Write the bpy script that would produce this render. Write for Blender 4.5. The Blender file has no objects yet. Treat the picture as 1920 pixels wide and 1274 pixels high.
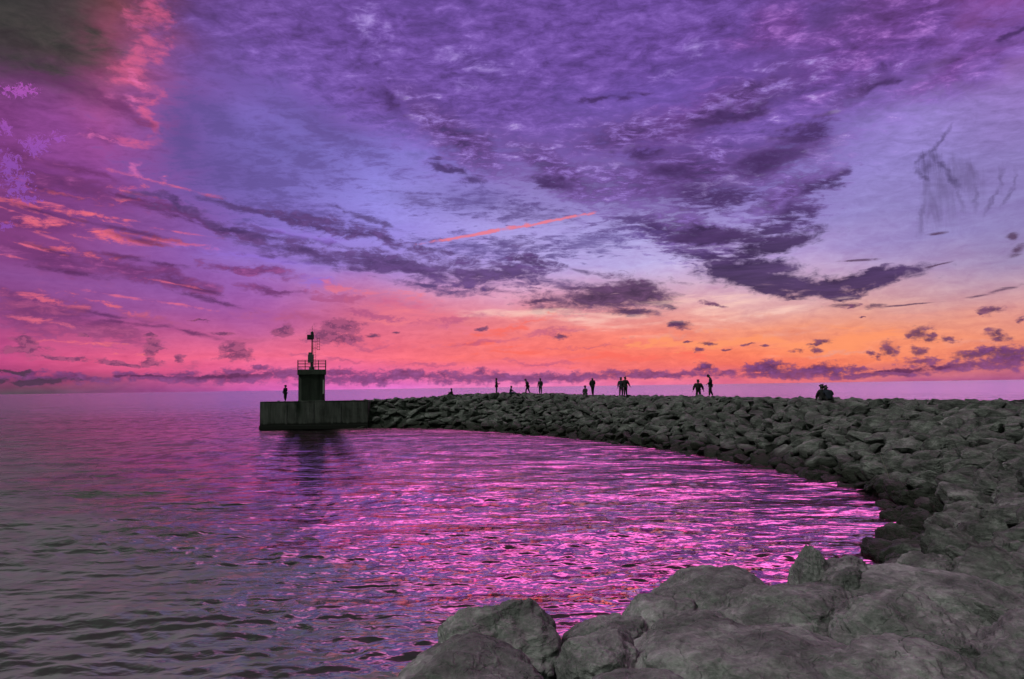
import bpy, bmesh, math, random
import numpy as np
from mathutils import Vector, Matrix, Euler, Quaternion, noise as mnoise

C = bpy.context.scene.collection
SC = bpy.context.scene

# ------------------------------------------------------------------ camera
CAM_H = 4.35                       # lens height above the water
FPX = 1280.0                       # focal length for a 1920 wide frame (24 mm on 36 mm)
PITCH = math.atan(89 / FPX)
ROLL = 0.0146
cam_d = bpy.data.cameras.new('camera'); cam = bpy.data.objects.new('camera', cam_d)
C.objects.link(cam); SC.camera = cam
cam_d.lens = 24; cam_d.sensor_width = 36; cam_d.clip_start = 0.05; cam_d.clip_end = 60000
RC = (Matrix.Rotation(math.pi / 2 + PITCH, 3, 'X') @ Matrix.Rotation(-ROLL, 3, 'Z'))
cam.matrix_world = Matrix.Translation((0, 0, CAM_H)) @ RC.to_4x4()

def ray(px, py):
    return (RC @ Vector(((px - 960) / FPX, (637 - py) / FPX, -1))).normalized()
def at(px, py, Y):
    "the point seen at photo position px, py at distance Y in front of the lens"
    d = ray(px, py); return Vector((0, 0, CAM_H)) + d * (Y / d.y)
def azel(px, py):
    d = ray(px, py); return math.atan2(d.x, d.y), math.asin(d.z)
def pix(az, el):
    d = RC.transposed() @ Vector((math.sin(az) * math.cos(el), math.cos(az) * math.cos(el), math.sin(el)))
    if d.z > -0.05: return None
    return 960 - d.x / d.z * FPX, 637 + d.y / d.z * FPX

# ------------------------------------------------------------------ view, exposure
SC.view_settings.view_transform = 'Standard'; SC.view_settings.look = 'None'
SC.view_settings.exposure = 0; SC.view_settings.gamma = 1
SC.view_settings.use_curve_mapping = False
SC.render.engine = 'CYCLES'
SC.cycles.max_bounces = 5; SC.cycles.diffuse_bounces = 2; SC.cycles.glossy_bounces = 3
SC.cycles.use_denoising = True
SC.cycles.use_adaptive_sampling = True; SC.cycles.adaptive_threshold = 0.02; SC.cycles.adaptive_min_samples = 8
SC.cycles.caustics_reflective = False; SC.cycles.caustics_refractive = False

def lin(c):
    return tuple(((v / 255) / 12.92 if v <= 10 else ((v / 255 + 0.055) / 1.055) ** 2.4) for v in c)

# ------------------------------------------------------------------ node helpers
class G:
    def __init__(s, nt): s.nt = nt; s.n = nt.nodes; s.l = nt.links
    def put(s, sock, v):
        if isinstance(v, bpy.types.NodeSocket): s.l.new(v, sock)
        elif v is not None:
            if hasattr(sock.default_value, '__len__') and not hasattr(v, '__len__'): v = (v,) * len(sock.default_value)
            if hasattr(v, '__len__') and len(v) == 3 and len(sock.default_value) == 4: v = tuple(v) + (1,)
            sock.default_value = v
    def m(s, op, a, b=None, c=None, clamp=False):
        x = s.n.new('ShaderNodeMath'); x.operation = op; x.use_clamp = clamp
        s.put(x.inputs[0], a); s.put(x.inputs[1], b)
        if c is not None: s.put(x.inputs[2], c)
        return x.outputs[0]
    def v(s, op, a, b=None, scale=None):
        x = s.n.new('ShaderNodeVectorMath'); x.operation = op
        s.put(x.inputs[0], a)
        if b is not None: s.put(x.inputs[1], b)
        if scale is not None: s.put(x.inputs['Scale'], scale)
        return x.outputs['Value'] if op in ('LENGTH', 'DOT_PRODUCT', 'DISTANCE') else x.outputs[0]
    def ss(s, x_, lo, hi, a=0.0, b=1.0):
        x = s.n.new('ShaderNodeMapRange'); x.interpolation_type = 'SMOOTHSTEP'
        s.put(x.inputs[0], x_); s.put(x.inputs[1], lo); s.put(x.inputs[2], hi); s.put(x.inputs[3], a); s.put(x.inputs[4], b)
        return x.outputs[0]
    def lr(s, x_, lo, hi, a=0.0, b=1.0):
        x = s.n.new('ShaderNodeMapRange')
        s.put(x.inputs[0], x_); s.put(x.inputs[1], lo); s.put(x.inputs[2], hi); s.put(x.inputs[3], a); s.put(x.inputs[4], b)
        return x.outputs[0]
    def mix(s, f, a, b, mode='MIX'):
        x = s.n.new('ShaderNodeMix'); x.data_type = 'RGBA'; x.blend_type = mode
        s.put(x.inputs[0], f); s.put(x.inputs[6], a); s.put(x.inputs[7], b); return x.outputs[2]
    def noise(s, vec, scale, detail=4, rough=0.55, dist=0.0, lac=2.0, col=False, typ='FBM'):
        x = s.n.new('ShaderNodeTexNoise'); x.noise_type = typ
        s.put(x.inputs['Vector'], vec); s.put(x.inputs['Scale'], scale); s.put(x.inputs['Detail'], detail)
        s.put(x.inputs['Roughness'], rough); s.put(x.inputs['Distortion'], dist); s.put(x.inputs['Lacunarity'], lac)
        if col:                                        # as a vector, without implicit conversion
            y = s.n.new('ShaderNodeSeparateColor'); s.l.new(x.outputs['Color'], y.inputs[0])
            return s.comb(y.outputs[0], y.outputs[1], y.outputs[2])
        return x.outputs['Fac']
    def map(s, vec, loc=(0, 0, 0), rot=(0, 0, 0), scale=(1, 1, 1), typ='POINT'):
        x = s.n.new('ShaderNodeMapping'); x.vector_type = typ
        s.put(x.inputs[0], vec); s.put(x.inputs[1], loc); s.put(x.inputs[2], rot); s.put(x.inputs[3], scale); return x.outputs[0]
    def ramp(s, f, stops, interp='LINEAR'):
        x = s.n.new('ShaderNodeValToRGB'); r = x.color_ramp; r.interpolation = interp
        while len(r.elements) < len(stops): r.elements.new(1.0)
        for e, (p, c) in zip(r.elements, stops): e.position = p
        for e, (p, c) in zip(r.elements, stops): e.color = tuple(c) + (1,) if hasattr(c, '__len__') else (c, c, c, 1)
        s.put(x.inputs[0], f); return x.outputs[0]
    def sep(s, vec):
        x = s.n.new('ShaderNodeSeparateXYZ'); s.put(x.inputs[0], vec); return x.outputs
    def comb(s, a, b, c=0.0):
        x = s.n.new('ShaderNodeCombineXYZ'); s.put(x.inputs[0], a); s.put(x.inputs[1], b); s.put(x.inputs[2], c); return x.outputs[0]
    def grey(s, a, b=None, c=None):
        x = s.n.new('ShaderNodeCombineColor'); s.put(x.inputs[0], a); s.put(x.inputs[1], a if b is None else b); s.put(x.inputs[2], a if c is None else c); return x.outputs[0]
# ------------------------------------------------------------------ sky (world)
w = bpy.data.worlds.new('World'); SC.world = w; w.use_nodes = True
w.node_tree.nodes.clear(); g = G(w.node_tree)
tc = g.n.new('ShaderNodeTexCoord').outputs['Generated']
D = g.v('NORMALIZE', tc); dx, dy, dz = g.sep(D)
AZ = g.m('ARCTAN2', dx, dy); EL = g.m('ARCSINE', dz)
A = g.comb(AZ, EL, 1.0)                                     # azimuth, elevation in radians
zz = g.m('ADD', g.m('MAXIMUM', dz, 0.0), 0.10)
Q = g.comb(g.m('DIVIDE', dx, zz), g.m('DIVIDE', dy, zz))       # cloud-deck plane

# air colours read off the photograph, across and up
XS = [0, 120, 240, 360, 480, 720, 960, 1200, 1440, 1680, 1920]
TAB = {
 738: [(98,82,96),(112,80,104),(150,76,136),(165,80,150),(205,92,190),(240,125,225),(245,140,215),(240,118,185),(205,100,160),(190,98,158),(172,88,155)],
 705: [(150,62,118),(185,66,125),(220,78,140),(228,84,146),(232,92,160),(228,96,178),(232,104,160),(238,112,138),(236,104,118),(190,92,135),(175,88,145)],
 680: [(205,60,140),(235,78,140),(245,90,138),(250,98,140),(250,102,146),(250,105,130),(252,112,108),(252,112,88),(252,118,78),(252,138,92),(238,130,112)],
 640: [(178, 70, 138),(205, 86, 136),(212, 90, 146),(215, 94, 150),(224, 104, 152),(238, 104, 132),(248, 116, 116),(250, 124, 100),(250, 140, 94),(250, 150, 106),(238, 146, 116)],
 600: [(165, 76, 142),(164, 80, 148),(164, 82, 152),(172, 88, 160),(184, 94, 168),(222, 106, 140),(240, 130, 132),(240, 152, 138),(240, 166, 144),(236, 154, 128),(226, 150, 142)],
 550: [(152, 86, 158),(154, 88, 164),(154, 88, 166),(156, 90, 170),(166, 98, 186),(210, 130, 178),(230, 176, 210),(222, 178, 202),(222, 184, 200),(220, 176, 180),(202, 156, 172)],
 500: [(140, 76, 148),(148, 80, 156),(150, 86, 164),(152, 98, 184),(154, 114, 204),(170, 142, 222),(190, 170, 232),(192, 178, 228),(204, 178, 226),(182, 154, 200),(166, 146, 184)],
 450: [(142, 68, 138),(152, 72, 140),(154, 82, 154),(150, 92, 180),(150, 116, 212),(162, 143, 232),(182, 167, 236),(188, 177, 237),(184, 164, 222),(158, 141, 202),(150, 136, 190)],
 400: [(132, 64, 124),(132, 66, 138),(138, 78, 154),(134, 96, 180),(138, 114, 204),(154, 144, 230),(162, 150, 216),(164, 151, 217),(154, 136, 208),(152, 139, 200),(148, 132, 192)],
 300: [(140,65,145),(148,72,155),(165,80,165),(120,88,172),(125,110,196),(146,134,226),(140,112,196),(128,92,178),(150,128,214),(152,136,208),(142,126,188)],
 200: [(128,62,128),(150,75,155),(178,84,152),(128,90,172),(136,116,208),(124,92,178),(116,86,172),(116,84,176),(124,88,182),(158,136,214),(148,120,190)],
 100: [(76,68,74),(92,66,80),(180,84,125),(120,80,160),(125,88,174),(120,86,174),(116,84,174),(116,80,172),(116,76,162),(118,68,150),(168,122,204)],
 0:   [(60,64,62),(74,74,72),(150,75,95),(100,66,130),(108,76,148),(110,76,160),(108,76,158),(112,80,168),(108,76,155),(98,62,122),(150,66,150)],
}
YS = sorted(TAB)
def tab(px, py):
    px = min(max(px, 0), 1920); py = min(max(py, 0), 738)
    i = max(k for k in range(len(XS)) if XS[k] <= px); i = min(i, len(XS) - 2)
    j = max(k for k in range(len(YS)) if YS[k] <= py); j = min(j, len(YS) - 2)
    u = (px - XS[i]) / (XS[i+1] - XS[i]); v_ = (py - YS[j]) / (YS[j+1] - YS[j])
    r = []
    for k in range(3):
        a = TAB[YS[j]][i][k] * (1-u) + TAB[YS[j]][i+1][k] * u
        b = TAB[YS[j+1]][i][k] * (1-u) + TAB[YS[j+1]][i+1][k] * u
        r.append(a * (1-v_) + b * v_)
    return lin(r)
def sstep(x, a, b):
    t = min(max((x-a)/(b-a), 0), 1); return t*t*(3-2*t)
def mix3(a, b, t): return tuple(p*(1-t)+q*t for p, q in zip(a, b))
HIGH_PINK = (1.65, 0.42, 1.3)      # unseen sky above the frame, added over-bright to light the bay's reflections
HIGH_GREY = (0.115, 0.12, 0.118)
ZENITH = (0.22, 0.31, 0.235)  # unseen overhead sky, made greenish against the pink light on the rocks
BACK = (0.13, 0.165, 0.13)            # unseen sky behind the camera, tinted greenish to keep the rocks neutral
def skycol(azd, eld):
    az, el = math.radians(azd), math.radians(eld)
    # nearest direction inside the photographed part
    e2, a2 = el, max(min(az, math.radians(36.5)), math.radians(-36.5))
    p = pix(a2, e2)
    while p is None or p[1] < 0: e2 -= 0.005; p = pix(a2, e2)
    c = tab(*p)
    # above the frame: pink put in over the bay for its reflections, grey to the left
    up = sstep(math.degrees(el - e2), 2.5, 6)
    hi = mix3(HIGH_GREY, HIGH_PINK, sstep(azd, -28, -8))
    c = mix3(c, hi, up)
    c = mix3(c, ZENITH, sstep(eld, 52, 66))
    side = sstep(abs(azd), 44, 75)
    b = mix3(BACK, ZENITH, sstep(eld, 30, 60))
    return mix3(c, b, side)
AZS = [-180, -120, -80, -60, -46, -40, -37, -34, -31, -28, -25, -22, -19, -15, -11, -7, -3, 0, 4, 8, 12, 16, 20, 24, 28, 32, 36, 42, 55, 80, 120, 180]
ELS = [0, 1.4, 2.6, 4.2, 6, 8, 10.2, 12.6, 15.5, 19, 23, 27, 31, 35, 40, 50, 60]
# edges of the air bands drift a little
wv = g.noise(g.map(A, scale=(3, 9, 1)), 2.2, 3, 0.5, col=True)
wv = g.v('MULTIPLY', g.v('SUBTRACT', wv, (.5, .5, .5)), (0.10, 0.035, 0))
AW = g.v('ADD', A, wv); azw, elw, _ = g.sep(AW)
fa = g.lr(azw, -math.pi, math.pi)
sky = None
for j, e in enumerate(ELS):
    st = [((a + 180) / 360, skycol(a, e)) for a in AZS]
    r = g.ramp(fa, st)
    if sky is None: sky = r
    else: sky = g.mix(g.lr(elw, math.radians(ELS[j-1]), math.radians(e)), sky, r)

def coverage(P, nz, blobs, amp, lo, hi, alpha):
    "node group: how much of a cloud made of these tattered ovals covers direction P"
    t = bpy.data.node_groups.new('cloud_cover', 'ShaderNodeTree')
    t.interface.new_socket('P', in_out='INPUT', socket_type='NodeSocketVector')
    t.interface.new_socket('Noise', in_out='INPUT', socket_type='NodeSocketFloat')
    t.interface.new_socket('Cover', in_out='OUTPUT', socket_type='NodeSocketFloat')
    h = G(t); gi = h.n.new('NodeGroupInput'); go = h.n.new('NodeGroupOutput'); out = None
    for (px, py, a, b, ang) in blobs:
        az, el = azel(px, py)
        k = FPX / math.cos(az)                         # photo pixels per radian there
        ca, sa = math.cos(math.radians(ang)), math.sin(math.radians(ang))
        sx, sy = a / k * math.cos(az), b / k
        x = h.v('DOT_PRODUCT', gi.outputs[0], (ca / sx, sa / sx, -(az * ca + el * sa) / sx))
        y = h.v('DOT_PRODUCT', gi.outputs[0], (-sa / sy, ca / sy, -(-az * sa + el * ca) / sy))
        d = h.m('MULTIPLY_ADD', y, y, h.m('MULTIPLY', x, x))
        out = d if out is None else h.m('SMOOTH_MIN', out, d, 0.3)
    k = h.m('SUBTRACT', 1.0, h.m('SQRT', h.m('MAXIMUM', out, 0.0)))
    k = h.m('MULTIPLY_ADD', h.m('SUBTRACT', gi.outputs[1], 0.5), amp, k)
    h.put(go.inputs[0], h.ss(k, lo, hi, 0.0, alpha))
    x = g.n.new('ShaderNodeGroup'); x.node_tree = t
    g.put(x.inputs[0], P); g.put(x.inputs[1], nz)
    return x.outputs[0]

# noises, stretched to about 0..1
def st(n, k=2.4): return g.m('MULTIPLY_ADD', n, k, 0.5 - 0.5 * k)
nA = st(g.noise(Q, 1.1, 5, 0.62, dist=0.4))                                    # deck lumps
nR = st(g.noise(g.map(Q, rot=(0, 0, 0.35), scale=(1, 1.7, 1)), 9.0, 4, 0.68, dist=0.5))  # ripples
nS = st(g.noise(g.map(A, rot=(0, 0, 0.05), scale=(9, 60, 1)), 1.0, 5, 0.62, dist=0.4))  # low streaks
nF = st(g.noise(g.map(A, scale=(40, 95, 1)), 1.0, 4, 0.68, dist=0.5))          # fine tatter
nP = st(g.noise(g.map(A, scale=(75, 110, 1)), 1.0, 4, 0.62))                   # puffs
warp = g.v('SUBTRACT', g.noise(g.map(A, scale=(14, 26, 1)), 1.0, 4, 0.6, col=True), (.5, .5, .5))
AB = g.v('ADD', A, g.v('MULTIPLY', warp, (0.13, 0.045, 0)))
warpf = g.v('SUBTRACT', g.noise(g.map(A, scale=(70, 110, 1)), 1.0, 3, 0.65, col=True), (.5, .5, .5))
AF = g.v('MULTIPLY', warpf, (0.018, 0.009, 0))
AB = g.v('ADD', AB, AF)
AL = g.v('ADD', A, g.v('MULTIPLY', warp, (0.03, 0.005, 0)))
AC = g.v('ADD', g.v('ADD', A, g.v('MULTIPLY', warp, (0.035, 0.022, 0))), AF)

LAYERS = []
def cloud(col, blobs, P, nz, amp, lo, hi, alpha=1.0):
    "tattered cloud of colour col laid over the sky; blobs are (photo x, y, half length, half height, tilt)"
    wm = 0.085 if P is AB else 0.04
    LAYERS.append((col, blobs, P, nz, amp, lo, hi, alpha, wm))

def reach(b, amp, lo, wm):
    "azimuth and elevation box that a blob can touch"
    px, py, a, bb, ang = b
    az, el = azel(px, py); k = FPX / math.cos(az); dm = 1 - lo + 0.62 * amp + 0.1
    ca, sa = abs(math.cos(math.radians(ang))), abs(math.sin(math.radians(ang)))
    sx, sy = a / k * math.cos(az) * dm, bb / k * dm
    rx, ry = ca * sx + sa * sy + wm, sa * sx + ca * sy + wm * 0.4
    return az - rx, az + rx, el - ry, el + ry

def lay(sky, x0, x1, y0, y1):
    for col, blobs, P, nz, amp, lo, hi, alpha, wm in LAYERS:
        bs = []
        for b in blobs:
            r = reach(b, amp, lo, wm)
            if r[1] > x0 and r[0] < x1 and r[3] > y0 and r[2] < y1: bs.append(b)
        if not bs: continue
        sky = g.mix(coverage(P, nz, bs, amp, lo, hi, alpha), sky, col)
    return sky

# general mottling of the air by cloud texture, stronger high up
hl = g.ss(EL, math.radians(9), math.radians(19))
mixn = g.m('ADD', g.m('MULTIPLY', nA, 0.45), g.m('MULTIPLY', nR, 0.55))
mixs = g.m('ADD', g.m('MULTIPLY', nS, 0.45), g.m('MULTIPLY', nF, 0.55))
rip = g.m('ADD', g.m('MULTIPLY', nR, 0.6), g.m('MULTIPLY', nF, 0.4))
q = g.m('MULTIPLY', g.m('SUBTRACT', rip, 0.5), g.m('MULTIPLY', hl, 0.58))
sky = g.mix(1.0, sky, g.grey(g.m('ADD', 1.0, q)), 'MULTIPLY')
q2 = g.m('MULTIPLY', g.m('SUBTRACT', mixs, 0.5), g.m('MULTIPLY', g.m('SUBTRACT', 1.0, hl), 0.5))
sky = g.mix(1.0, sky, g.grey(g.m('ADD', 1.0, g.m('MULTIPLY', q2, 0.6)), g.m('ADD', 1.0, q2)), 'MULTIPLY')

# high deck sweeping from the upper middle to the right
deck = g.ramp(rip, [(0.1, lin((74, 46, 104))), (0.5, lin((118, 78, 168))), (0.72, lin((140, 98, 192))), (0.97, lin((172, 134, 224)))])
cloud(deck, [(760, 150, 520, 150, -12), (1150, 60, 700, 130, 4), (1640, 110, 330, 110, 14), (1350, 270, 300, 150, 20), (1480, 190, 280, 80, 25), (1850, 90, 200, 70, 22)], AB, mixn, 1.0, -0.1, 0.6, 0.62)
deckr = g.ramp(rip, [(0.1, lin((84, 44, 98))), (0.55, lin((128, 74, 160))), (0.9, lin((196, 130, 222)))])
cloud(deckr, [(1650, 60, 300, 110, 12), (1300, 220, 190, 60, 12), (1800, 120, 160, 30, 20), (1450, 60, 120, 60, 0)], AB, mixn, 1.4, 0.0, 0.9, 0.7)
deck2 = g.ramp(rip, [(0.2, lin((58, 38, 76))), (0.5, lin((112, 76, 148))), (0.7, lin((144, 110, 194))), (0.97, lin((202, 178, 240)))])
cloud(deck2, [(1280, 330, 300, 85, 0), (1480, 370, 130, 70, 25), (1290, 440, 170, 60, -18), (1060, 330, 200, 60, -25), (1450, 300, 190, 60, 10), (1360, 210, 220, 45, 16), (860, 260, 190, 45, -32), (1620, 170, 90, 26, 20), (1420, 165, 120, 30, 14), (1180, 250, 180, 40, 6)], AB, rip, 1.5, 0.0, 0.75, 0.9)
cloud(lin((70, 44, 96)), [(1545, 345, 60, 26, 25), (1260, 330, 90, 20, -4), (1230, 430, 70, 24, -30), (1480, 410, 90, 26, 18), (1650, 165, 70, 16, 18), (1380, 215, 120, 18, 16), (720, 195, 50, 24, -30), (1150, 180, 70, 10, 8), (860, 320, 60, 18, -25), (1420, 440, 80, 26, 20), (1030, 345, 80, 14, -6), (1900, 60, 60, 14, 24), (1330, 370, 130, 40, -6), (1440, 300, 120, 30, 8), (1200, 290, 90, 22, 0), (1500, 250, 90, 24, 16), (1330, 480, 110, 16, -10)], AB, rip, 1.7, 0.0, 1.0, 0.8)
# pale lilac breaks between the clumps
br = g.mix(nF, lin((150, 120, 214)), lin((200, 178, 240)))
cloud(br, [(1360, 345, 120, 28, 4), (1140, 312, 60, 16, 0), (870, 155, 40, 12, 0), (1270, 120, 90, 14, 16), (1500, 155, 150, 12, 14), (980, 285, 60, 14, -10), (1040, 440, 170, 30, 6), (900, 120, 120, 30, -10), (690, 60, 80, 40, -60), (1560, 280, 60, 50, 20), (1300, 95, 60, 14, 10)], AB, rip, 2.4, 0.2, 1.9, 0.5)
# rippled thin cloud in the left blue and in the middle
cloud(lin((100, 80, 150)), [(470, 330, 220, 85, -8), (620, 250, 220, 40, -22), (900, 380, 150, 40, -5), (560, 400, 190, 40, -6), (900, 470, 160, 34, -8), (1100, 455, 150, 30, 4), (420, 230, 120, 40, -20), (560, 290, 160, 60, -15), (340, 260, 60, 80, 0)], AC, rip, 2.2, -0.1, 1.1, 0.75)
cloud(lin((100, 78, 140)), [(1000, 400, 150, 30, -6), (960, 460, 140, 30, -6), (1160, 420, 80, 24, 10), (780, 375, 90, 22, -8)], AC, rip, 2.2, 0.0, 1.2, 0.6)
# pink lit edge on the left
cloud(lin((226, 92, 145)), [(268, 110, 40, 130, -6), (240, 262, 85, 14, 0), (285, 210, 28, 80, -10), (278, 30, 44, 70, 0), (250, 150, 70, 40, -30), (262, 150, 22, 36, 0)], AB, mixs, 1.5, 0.1, 1.3, 0.75)
cloud(lin((238, 116, 186)), [(262, 150, 24, 30, 0), (240, 190, 60, 10, -12), (195, 262, 50, 6, 0), (265, 320, 24, 34, 30)], AB, mixs, 1.5, 0.2, 1.3, 0.7)
cloud(g.mix(nF, lin((62, 64, 62)), lin((88, 82, 80))), [(60, 60, 240, 90, -5), (80, 130, 150, 46, -12), (170, 60, 90, 50, -30)], AB, mixn, 1.2, -0.1, 1.1, 0.9)
cloud(lin((112, 52, 108)), [(200, 190, 170, 24, -22), (120, 165, 130, 24, -14), (40, 300, 60, 60, 0), (160, 325, 140, 14, -4)], AB, mixs, 1.2, 0.1, 1.1, 0.7)
# left streaks, pink over plum
plum = g.ramp(mixs, [(0.1, lin((88, 46, 98))), (0.55, lin((128, 62, 126))), (0.9, lin((176, 88, 158)))])
cloud(plum, [(120, 350, 240, 34, -6), (330, 400, 210, 18, -12), (60, 420, 120, 20, -8), (90, 480, 190, 34, -8), (330, 520, 110, 26, -22), (240, 500, 160, 24, -14), (470, 505, 120, 14, -8), (520, 545, 80, 13, -5), (80, 585, 190, 50, -12), (180, 612, 150, 28, -16), (60, 560, 110, 30, -8), (120, 500, 60, 16, -10)], AB, mixs, 1.6, 0.0, 0.85, 0.88)
cloud(g.mix(nF, lin((214, 82, 140)), lin((252, 112, 120))), [(70, 388, 130, 9, -9), (170, 405, 130, 8, -7), (60, 425, 150, 10, -8), (190, 440, 200, 14, -7), (130, 470, 130, 8, -6), (250, 350, 50, 9, 22), (230, 380, 70, 8, 14), (330, 455, 140, 9, -5), (90, 560, 130, 8, -14), (220, 580, 110, 6, -16), (100, 360, 120, 7, -6), (60, 600, 90, 8, -10), (140, 640, 160, 5, -2), (260, 660, 130, 6, 0)], AC, mixs, 2.6, 0.25, 1.35, 0.85)
rnl = random.Random(3)
cloud(lin((92, 46, 100)), [(rnl.uniform(-40, 420), y_, rnl.uniform(70, 150), rnl.uniform(5, 9), rnl.uniform(-16, -5)) for y_ in (352, 372, 398, 412, 436, 452, 470, 492, 512, 540, 566, 590, 605, 622)], AL, mixs, 2.0, 0.0, 1.2, 0.75)
cloud(lin((236, 104, 140)), [(rnl.uniform(-20, 360), y_, rnl.uniform(50, 120), rnl.uniform(2.5, 5), rnl.uniform(-14, -5)) for y_ in (345, 362, 380, 392, 406, 418, 432, 446, 462, 478, 530, 556, 572, 600)], AL, mixs, 2.4, 0.1, 1.4, 0.75)
cloud(lin((84, 58, 110)), [(470, 395, 150, 7, -10), (560, 445, 190, 7, -9), (700, 415, 120, 6, -18), (640, 500, 170, 7, -6), (820, 470, 110, 6, -14), (800, 535, 150, 7, -8), (930, 545, 110, 6, -6), (1080, 505, 80, 6, -16), (480, 440, 120, 6, -8), (780, 510, 160, 8, -8)], AL, mixs, 2.0, 0.0, 1.2, 0.7)
cloud(lin((150, 108, 214)), [(470, 480, 150, 12, -8), (380, 470, 80, 10, -6), (600, 530, 60, 16, 0), (560, 440, 160, 14, -6)], AC, mixs, 2.0, 0.2, 1.2, 0.7)
# long dark bars in the middle
bar = g.mix(nF, lin((66, 42, 88)), lin((118, 82, 150)))
cloud(bar, [(420, 420, 170, 20, -9), (560, 470, 190, 24, -6), (720, 492, 210, 30, -7), (690, 440, 190, 20, -15), (880, 515, 170, 34, -8), (965, 510, 80, 26, -2), (1000, 488, 80, 15, -12), (600, 425, 160, 12, -10), (330, 385, 90, 12, -14)], AB, mixs, 1.5, 0.0, 0.8, 0.92)
cloud(lin((98, 72, 130)), [(1060, 530, 150, 24, -4), (830, 540, 130, 14, -8)], AB, mixs, 1.6, 0.0, 1.1, 0.8)
cloud(g.mix(nF, lin((58, 40, 74)), lin((122, 82, 128))), [(1120, 560, 180, 36, 3), (1200, 550, 90, 34, -14), (1010, 567, 70, 9, 4), (1180, 585, 80, 12, -8), (1275, 607, 34, 11, -14), (1255, 572, 30, 7, -10)], AC, mixs, 1.2, 0.0, 0.75, 0.95)
# heavy dark cloud right of the middle
cloud(g.mix(nS, lin((54, 38, 74)), lin((98, 68, 126))), [(1400, 508, 120, 38, -3), (1360, 505, 70, 30, 0), (1470, 530, 110, 36, -6), (1590, 530, 180, 21, 5), (1640, 514, 110, 14, 5), (1570, 548, 70, 18, 0), (1450, 462, 120, 28, 8), (1460, 548, 60, 13, -6), (1330, 445, 100, 24, 0)], AB, mixs, 0.9, 0.0, 0.6, 0.95)
cloud(lin((96, 66, 100)), [(1580, 573, 70, 8, -2), (1640, 575, 40, 8, 0), (1700, 572, 110, 2.6, 2), (1830, 556, 60, 4, 6), (1865, 547, 60, 6, 10), (1905, 470, 40, 12, 25), (1760, 497, 40, 3, 10), (1900, 445, 20, 14, 0), (1610, 488, 50, 4, 0), (1755, 438, 26, 4, 0)], AL, mixs, 1.4, 0.1, 0.9, 0.85)
# smoke-like wisp in the clear patch
nW = st(g.noise(g.map(A, rot=(0, 0, -0.30), scale=(130, 20, 1)), 1.0, 3, 0.6, dist=0.8))
def stroke(pts, w0, w1):
    "overlapping thin ovals along a bent line"
    out = []; n = len(pts) - 1
    for k in range(n):
        (x0, y0), (x1, y1) = pts[k], pts[k + 1]; u = (k + 0.5) / n
        out.append(((x0 + x1) / 2, (y0 + y1) / 2, math.hypot(x1 - x0, y1 - y0) * 0.72 + 2, w0 * (1 - u) + w1 * u, math.degrees(math.atan2(-(y1 - y0), x1 - x0))))
    return out
AW2 = g.v('ADD', A, g.v('MULTIPLY', warpf, (0.012, 0.010, 0)))
cloud(lin((96, 80, 124)), stroke([(1738, 330), (1736, 370), (1724, 425)], 9, 5) + stroke([(1762, 300), (1788, 335), (1806, 395)], 10, 4) + stroke([(1816, 305), (1831, 340), (1828, 388)], 8, 4)
  + stroke([(1878, 318), (1874, 352), (1854, 388)], 5, 3) + stroke([(1906, 318), (1902, 350), (1884, 378)], 4, 3) + [(1762, 350, 28, 56, 10), (1800, 335, 30, 36, 20), (1750, 380, 22, 46, -4)], AW2, nW, 0.9, -0.6, 1.2, 0.5)
cloud(lin((76, 62, 106)), stroke([(1778, 246), (1756, 274), (1742, 292)], 3, 6) + stroke([(1742, 288), (1724, 296), (1717, 310), (1726, 330), (1740, 338)], 6, 5) + stroke([(1744, 290), (1758, 300), (1776, 322), (1796, 352)], 9, 5) + [(1738, 312, 13, 16, 0)], AW2, nW, 0.8, -0.6, 1.0, 0.6)
# vapour trail
cloud(lin((236, 126, 150)), [(885, 441, 130, 5.0, 10.5), (1015, 418, 140, 4.2, 8.5)], g.v('ADD', A, g.v('MULTIPLY', warp, (0.02, 0.004, 0))), nF, 0.9, 0.1, 0.75, 0.95)
# pink and peach sweeps low down
cloud(g.mix(nS, lin((205, 96, 148)), lin((246, 124, 138))), [(740, 570, 130, 32, -8), (640, 540, 60, 14, -10), (760, 600, 200, 22, -4)], AB, mixs, 1.4, 0.2, 0.8, 0.75)
cloud(lin((178, 84, 140)), [(690, 590, 130, 14, -6), (640, 560, 80, 12, -8)], AB, mixs, 1.6, 0.25, 0.8, 0.7)
cloud(lin((255, 210, 196)), [(1090, 600, 130, 11, -3), (1130, 592, 110, 9, -6), (1220, 606, 120, 9, 6), (1430, 590, 170, 11, 8), (1330, 560, 120, 14, 8), (980, 588, 120, 10, -3), (1350, 575, 120, 8, 8)], AL, nS, 2.0, -0.1, 1.4, 0.7)
cloud(lin((250, 98, 82)), [(980, 610, 130, 9, 6), (900, 640, 90, 11, -4), (1180, 670, 190, 14, 0), (960, 660, 120, 8, 2)], AB, nS, 1.7, 0.15, 0.9, 0.7)
cloud(lin((255, 152, 96)), [(1350, 640, 170, 12, 2), (1600, 640, 190, 22, 2), (1240, 640, 120, 7, 6)], AB, nS, 1.7, 0.15, 1.0, 0.8)
puffn = g.m('ADD', g.m('MULTIPLY', nP, 0.6), g.m('MULTIPLY', nF, 0.4))
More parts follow.
